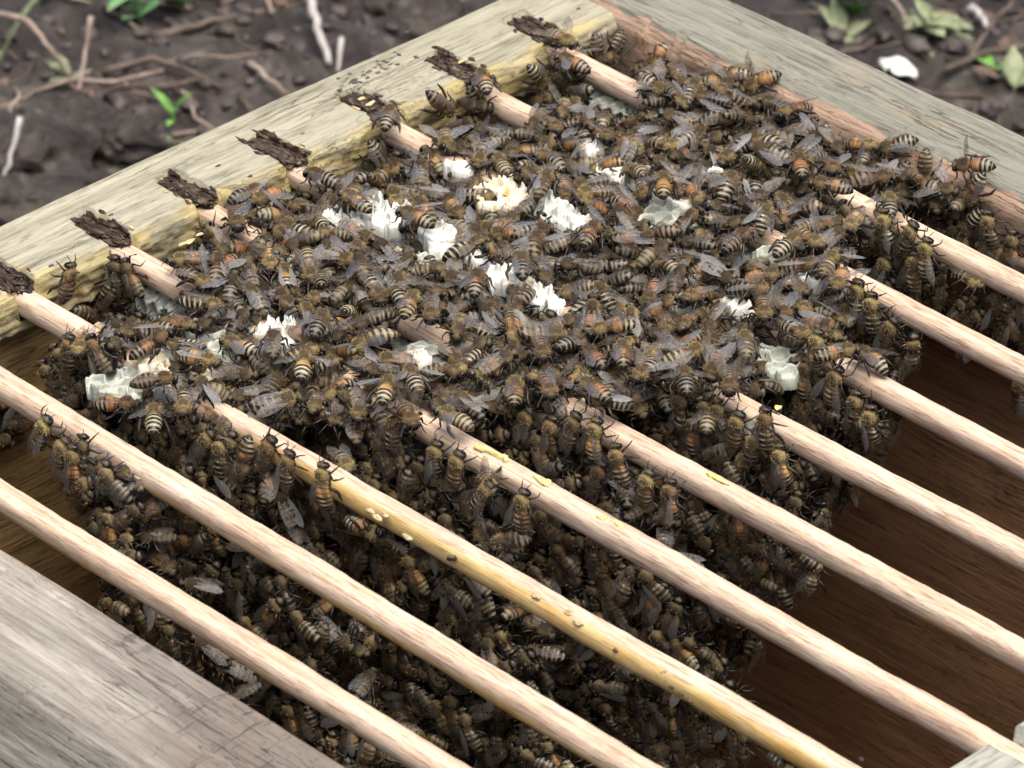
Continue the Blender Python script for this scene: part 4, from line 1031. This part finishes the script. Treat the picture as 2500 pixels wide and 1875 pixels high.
H(1345, 765, 95, 'T', 7, 'amber3', 'folded', 'rusty bee seen from above between the fifth and sixth bars')
H(1400, 800, 215, 'T', 8, 'dark', 'half', 'bee with violet tinted wings lying over the sixth bar')
H(1650, 665, -88, 'T', 10, 'brown', 'up', 'golden bee facing the viewer with wings in a V on the seventh bar')
H(1715, 712, -28, 'T', 8, 'dark', 'folded', 'grey striped bee slanting down the seventh bar')
H(1690, 665, -80, 'T', 6, 'brown', 'loose', 'dark faced bee beside the golden one on the seventh bar')
H(1805, 762, 8, 'T', 9, 'amber', 'folded', 'long amber bee stretched along the seventh bar at the edge of the cover')
H(1885, 775, 155, 'T', 5, 'amber', 'loose', 'curled banded bee hanging off the seventh bar behind the long amber one', 1)
H(1815, 603, -115, 'T', 8, 'amber', 'half', 'striped bee with a pinkish wing at the bare end of the eighth bar')
H(1790, 570, 60, 'T', 9, 'brown', 'spread', 'fuzzy bee with both wings open beside the eighth bar end')
H(1610, 745, 96, 'T', 7, 'brown', 'folded', 'bee with long drooping grey wings between the sixth and seventh bars')
H(1575, 822, -90, 'T', 9, 'brown', 'up', 'golden bee facing the viewer with two wings raised on the sixth bar')
H(1530, 905, 80, 'T', -2, 'brown', 'loose', 'bee with a pinkish folded wing hanging at the sixth bar end')
H(1745, 515, -30, 'T', 8, 'brown', 'raised', 'fuzzy bee with a white wing lifted over the bare eighth bar patch')
H(1590, 520, 35, 'T', 8, 'dark', 'folded', 'dark striped bee pointing at the bare eighth bar patch')
H(1700, 530, 35, 'T', 8, 'dark', 'half', 'grey banded bee just behind the bare eighth bar patch')
H(900, 470, 158, 'T', 9, 'amber', 'half', 'bee with a pale and amber ringed tail beside the tall wax ridge')
H(770, 435, 150, 'T', 8, 'amber', 'folded', 'cream banded bee between the sixth bar and the wax ridge')
H(1175, 395, 62, 'T', 10, 'brown', 'folded', 'bee climbing the cream honey comb', 1)
H(1275, 505, 55, 'T', 9, 'amber', 'folded', 'striped bee just below the crumbly white wax row')
# --- heads up, hanging from the bars where they become bare
hang = [(1234, 935, 75, 5), (1190, 945, 90, 5), (1285, 950, 95, 5), (1340, 1010, 100, 5), (1290, 1040, 80, 5), (1400, 950, 80, 6), (1395, 1060, 85, 5), (1450, 1085, 95, 5),
        (1800, 835, 72, 7), (1848, 892, 92, 7), (1882, 925, 96, 7), (1728, 885, 90, 7), (1765, 760, 95, 7), (1915, 725, 62, 8), (1885, 680, 100, 8), (1850, 650, 95, 8), (1830, 690, 85, 8), (1740, 820, 95, 7),
        (1590, 935, 88, 6), (1625, 975, 80, 6), (1655, 930, 95, 6), (1600, 1010, 60, 6), (1690, 1010, 100, 6), (2000, 560, 90, 9), (1960, 520, 80, 9), (1915, 500, 100, 9), (1975, 590, 100, 9),
        (530, 988, -90, 3), (575, 985, 80, 3), (480, 990, 95, 3), (620, 1020, 85, 3), (440, 965, 70, 3), (700, 1050, 95, 3), (985, 1020, 80, 4), (940, 1000, 90, 4), (1040, 1075, 60, 4),
        (745, 1000, 85, 4), (795, 1030, 75, 4), (1128, 1105, 95, 4), (90, 940, 80, 2), (130, 985, 70, 2), (170, 1050, 20, 2), (160, 1010, 100, 2), (1100, 1168, 178, 4), (150, 830, 95, 3), (200, 900, 80, 3),
        (1470, 890, 90, 6), (1500, 940, 100, 6), (1130, 920, 75, 5), (1110, 970, 60, 5), (850, 930, 80, 4), (1320, 1150, 80, 5)]
for i, (px, py, an, k) in enumerate(hang):
    H(px, py, an+random.uniform(-8, 8), None, 0, ['dark', 'brown', 'amber', 'brown', 'black'][i % 5], ['folded', 'folded', 'loose'][i % 3], None, k=k, ci=i % 3)
H(1905, 588, 70, None, 0, 'black', 'folded', 'round dark ringed tail of a bee beside the bare eighth bar', k=9, ci=1)
H(2090, 602, -30, 'T', -6, 'black', 'folded', 'dark striped bee dangling below the bare ninth bar')
H(740, 995, -60, 'T', -4, 'black', 'folded', 'round dark bee with cream rings beside the stained third bar', ci=1)
H(785, 1140, -20, 'T', -7, 'amber', 'loose', 'yellowish bee dangling on its back under the stained third bar', roll=150)
H(790, 1368, -30, 'T', -8, 'black', 'loose', 'bee with a silver grey tail hanging upside down from the second bar', roll=140)
H(1695, 1650, -30, 'T', -8, 'dark', 'loose', 'bee leg and tail under the stained third bar at the lower frame edge', roll=120)
NH = len(BEES)

# carpet region on the bars
def cover0(y): return np.interp(y, [96, 107, 144, 180, 210, 248, 287, 320, 345], [66, 60, 47, 40, 40, 42, 52, 60, 62])
def cover1(y): return np.interp(y, [60, 96, 107, 125, 144, 160, 178, 195, 212, 230, 248, 268, 286, 303, 320, 338, 348], [60, 96, 108, 122, 142, 150, 162, 174, 190, 196, 201, 188, 168, 157, 134, 150, 180])
BARE = [(905, 725, 78, 60), (1665, 520, 95, 44), (1600, 650, 62, 34), (1245, 95, 20, 10), (1340, 205, 75, 40), (1110, 245, 60, 34), (880, 300, 40, 26), (1690, 720, 40, 22), (560, 510, 34, 24), (960, 350, 34, 24), (330, 640, 75, 40), (300, 760, 45, 30),
        (500, 880, 60, 40), (475, 735, 46, 34), (1435, 440, 66, 36), (1690, 770, 50, 30), (250, 830, 48, 40), (715, 430, 25, 14), (600, 700, 50, 44), (1100, 400, 58, 44), (830, 470, 48, 48),
        (1095, 590, 52, 40), (1190, 640, 50, 28), (945, 520, 46, 38), (1280, 312, 34, 30), (345, 785, 26, 16), (1220, 450, 60, 34), (985, 350, 34, 26), (770, 620, 24, 12), (1330, 375, 22, 10)]
def bare(P, shrink=1.0):
    q = px_of(P); m = np.zeros(len(q), bool)
    for (a, b, rx, ry) in BARE: m |= (((q[:, 0]-a)/(rx*shrink))**2+((q[:, 1]-b-10)/(ry*1.15*shrink+4))**2) < 1
    return m
def near_bar(y, x):
    return min(abs(y-ky(k, x)) for k in range(1, 10))
def height(x, y):
    d = near_bar(y, x); return 4.2*math.exp(-(d/6.5)**2) + 1.2*float(vnoise(np.array([[x/9.0, y/9.0, 0.3]]))[0])
cand = []
pts = []
def dart(n, rmin, tries, ymin, ymax, layer, exist):
    out = []; cell = {}
    def key(p): return (int(p[0]//rmin), int(p[1]//rmin))
    for e in exist: cell.setdefault(key(e), []).append(e)
    t = 0
    while len(out) < n and t < tries:
        t += 1
        y = rng.uniform(ymin, ymax); x = rng.uniform(20, 222)
        if x < cover0(y)-3 or x > cover1(y)+3: continue
        p = (x, y); kx, kyy = key(p); ok = True
        for a in (-1, 0, 1):
            for b in (-1, 0, 1):
                for q in cell.get((kx+a, kyy+b), ()):
                    if (q[0]-x)**2+(q[1]-y)**2 < rmin*rmin: ok = False; break
                if not ok: break
            if not ok: break
        if ok: out.append(p); cell.setdefault((kx, kyy), []).append(p)
    return out
vnames = ['amber', 'amber3', 'dark', 'brown', 'black']; vprob = [.19, .06, .31, .30, .14]
poses = ['folded', 'loose', 'half', 'spread', 'raised', 'up']; pprob = [.46, .27, .14, .05, .05, .03]
hand_xy = [tuple(b['foot'][:2]) for b in BEES if b['R'][2, 2] > .8]
top_pts = dart(460, 7.8, 60000, 97, 343, 1, hand_xy)
NIND = 300-NH
top_pts = [p for p in top_pts if not bare(np.array([[p[0], p[1], height(*p)+5]]), .82)[0]]
# individuals first: spread all over the cluster
rng.shuffle(top_pts)
low_list = []
def rand_bee(x, y, zoff, sc_=1.0):
    z = height(x, y)+zoff; a = rng.uniform(0, 2*np.pi); n = np.array([rng.normal(0, .22), rng.normal(0, .22), 1.0])
    d = near_bar(y, x)
    R = frame(n, np.array([math.cos(a), math.sin(a), 0])); R = tilt(R, rng.normal(0, .22), rng.normal(0, .2))
    c = np.array([x, y, z])
    return dict(foot=c, R=R, var=rng.choice(vnames, p=vprob), pose=str(rng.choice(poses, p=pprob)), ci=int(rng.integers(6)), sc=float(rng.uniform(.9, 1.1)), label=None, hand=False, px=tuple(px_of(c)[0]))
for i, p in enumerate(top_pts):
    b = rand_bee(p[0], p[1], rng.uniform(-.3, 3.8))
    if i < NIND: BEES.append(b)
    else: low_list.append(b)
# under-layer that fills between them
for p in dart(1500, 5.0, 60000, 97, 345, 0, []):
    P = np.array([[p[0], p[1], height(*p)+2]])
    if bare(P, 1.0)[0]: continue
    low_list.append(rand_bee(p[0], p[1], rng.uniform(-5.0, -1.2)))
# hanging faces of the combs
def comb_end(k, z): return COMB_END[k] + rng.normal(0, 3.0) + np.interp(z, [-190, -120, -60, -30, 0], [-130, -66, -34, -12, 0])
for k in range(2, 10):
    zdeep = -80 if k > 5 else (-150 if k < 4 else -115)
    x_lo = {2: 60, 3: 44}.get(k, 24)
    cell = []
    z = -1.5
    while z > zdeep:
        step = 5.2
        xlo = x_lo + max(0, -z-25)*.45 if k != 2 else np.interp(z, [-120, -60, -40, 0], [175, 138, 120, 92])
        for x in np.arange(xlo+rng.uniform(0, 5), comb_end(k, z), 6.2):
            xx = x+rng.normal(0, 1.8); zz = z+rng.normal(0, 1.8)
            zz += float(ztop(k, xx))
            if zz < -3 and k > 3 and zz < zdeep: continue
            yv = ky(k, xx)-(5.8 if zz > -7 else 7.2)-rng.exponential(1.6)*(1 if zz < -8 else .3)
            c = np.array([xx, yv, zz])
            if zz > -22 and bare(c[None], 1.0)[0]: continue
            if rng.random() < .05: continue
            up = np.pi/2+rng.normal(0, .8) if rng.random() < .75 else rng.uniform(0, 6.28)
            n = np.array([rng.normal(0, .2), -1, rng.normal(.12, .2)])
            R = frame(n, np.array([math.cos(up), 0, math.sin(up)]))
            low_list.append(dict(foot=c, R=R, shut=True))
        z -= step
    for z in np.arange(zdeep, -150, -6.0):
        for x in np.arange(comb_end(k, z)-50, comb_end(k, z), 6.5):
            n = np.array([rng.normal(0, .2), -1, rng.normal(.12, .2)]); up = np.pi/2+rng.normal(0, .9)
            low_list.append(dict(foot=np.array([x+rng.normal(0, 2), ky(k, x)-8-rng.exponential(2), z]), R=frame(n, np.array([math.cos(up), 0, math.sin(up)])), shut=True))
    for x in np.arange(CV1[k]-4, COMB_END[k]-4, 4.6):      # bees walking on the sloping upper edge of the comb
        if x > comb_taper(k, -2.5+float(ztop(k, x)))-1: break
        an = rng.uniform(0, 6.28); n = np.array([rng.normal(.2, .3), rng.normal(-.2, .3), 1])
        low_list.append(dict(foot=np.array([x, ky(k, x)+rng.uniform(-4, 3), -2.5+float(ztop(k, x))]), R=frame(n, np.array([math.cos(an), math.sin(an)*.6, 0])), shut=True))
    # ragged end of the comb, bees hanging off it facing +x
    for z in np.arange(-6+float(ztop(k, COMB_END[k])), -150, -6.0):
        for dy in (-5, 0, 5):
            n = np.array([1, rng.normal(0, .4), rng.normal(0, .2)]); up = rng.normal(0, .5)
            low_list.append(dict(foot=np.array([comb_end(k, z)-3+rng.normal(0, 4), ky(k, 200)+dy, z+rng.normal(0, 2)]), R=frame(n, np.array([0, math.sin(up), math.cos(up)])), shut=True))
# bees packed in the gap by the far wall
for i in range(150):
    x = rng.uniform(30, 205); z = rng.uniform(-45, -6); 
    n = np.array([rng.normal(0, .25), -1, .2]); up = np.pi/2+rng.normal(0, .9)
    if z > -6 and x > 175: continue
    low_list.append(dict(foot=np.array([x, 349.5+rng.normal(0, .8), z-2]), R=frame(n, np.array([math.cos(up), 0, math.sin(up)])), shut=True))
for i in range(60):     # a few on the inner end wall
    y = rng.uniform(86, 345); z = rng.uniform(-45, -14); n = np.array([1, rng.normal(0, .2), .1]); up = rng.uniform(0, 6.28)
    low_list.append(dict(foot=np.array([16.8, y, z]), R=frame(n, np.array([0, math.cos(up), math.sin(up)]))))

# --- labels for the bees that have none: look, then place, then order from the notched rail
ORD = ['first', 'second', 'third', 'fourth', 'fifth', 'sixth', 'seventh', 'eighth', 'ninth', 'tenth', 'eleventh', 'twelfth', 'thirteenth', 'fourteenth', 'fifteenth', 'sixteenth', 'seventeenth', 'eighteenth', 'nineteenth', 'twentieth', 'twenty-first', 'twenty-second', 'twenty-third', 'twenty-fourth']
VW = {'amber': 'amber-banded', 'amber3': 'orange', 'dark': 'grey-striped', 'brown': 'dull brown', 'black': 'blackish'}
PW = {'folded': 'closed', 'loose': 'parted', 'half': 'half-open', 'spread': 'wide-open', 'raised': 'lifted', 'up': 'upright'}
cells = {}
for b in BEES:
    if b['label']: continue
    x, y, z = b['foot']; hangs = b['R'][2, 2] < .6
    kk = min(range(1, 10), key=lambda k: abs(y-ky(k, x)))
    if hangs: kk = min(range(1, 10), key=lambda k: abs(y+8.5-ky(k, x))); place = f'hanging under the {NAMES[kk]} bar'
    elif abs(y-ky(kk, x)) < 7: place = f'over the {NAMES[kk]} bar'
    else:
        lo = max([k for k in range(1, 10) if ky(k, x) < y] or [1])
        place = f'just past the {NAMES[lo]} bar' 
    look = f"{VW[b['var']]} bee with {PW[b['pose']]} wings"
    cells.setdefault((look, place), []).append(b)
for (look, place), L in cells.items():
    L.sort(key=lambda b: b['foot'][0])
    for i, b in enumerate(L):
        h = b['R'][:, 0]
        face = ('to the notched rail' if h[0] < -.7 else 'to the open end' if h[0] > .7 else 'to the far grey rail' if h[1] > .3 else 'to the cracked rail' if h[1] < -.3 else 'upwards' if h[2] > 0 else 'downwards')
        b['label'] = f"{look} {place}" if len(L) == 1 else f"{look} {place}, {ORD[i]} from the notched rail"
GB = 'honey bees clustering on the hive'
for b in BEES:
    o = bpy.data.objects.new('honey_bee', MESH[(b['var'], b['ci'])]); sc.collection.objects.link(o)
    M = Matrix([list(b['R'][i]*b.get('sc', 1.0)) + [b['foot'][i]*S] for i in range(3)] + [[0, 0, 0, 1]])
    o.matrix_world = M; tag(o, b['label'], 'bee', GB)
    s1 = random.random()
    for s in (1, -1):
        wg = bpy.data.objects.new('wing', WINGM[s]); sc.collection.objects.link(wg); wg.parent = o
        pose = b['pose']
        if pose in ('spread', 'raised') and s == (1 if s1 < .5 else -1): pose = 'loose'
        wg.matrix_local = Matrix.Translation(Vector(HINGE[s])*S) @ wing_rot(s, pose, random)
# --- the rest of the swarm as one mass
VV, FF, CC, MM = [], [], [], []; off = 0
for i, b in enumerate(low_list):
    V, F, c, m = LOW[int(rng.choice(5, p=vprob))*3 + (0 if b.get('shut') else int(rng.choice([0, 1, 2], p=[.65, .25, .1])))]
    R = b['R']; s = rng.uniform(.94, 1.06); W = (V*s)@R.T + b['foot'] 
    tone = np.ones(4); tone[:3] = rng.uniform(.4, 1.0)
    c2 = c.copy(); body = np.ones(len(V), bool); body[np.unique(F[m == 1])] = False; c2[body] *= tone
    VV.append(W); FF.append(F+off); CC.append(c2); MM.append(m); off += len(V)
o = mk('bee_swarm', np.concatenate(VV), np.concatenate(FF), [M_BEE, M_WING], mi=np.concatenate(MM), col=np.concatenate(CC))
tag(o, 'packed mass of bees beneath and between the ones on top', 'bee swarm', None, 'stuff')
print('BEES', off, len(BEES), 'hand', NH, 'low', len(low_list), 'tris', sum(len(f) for f in FF))
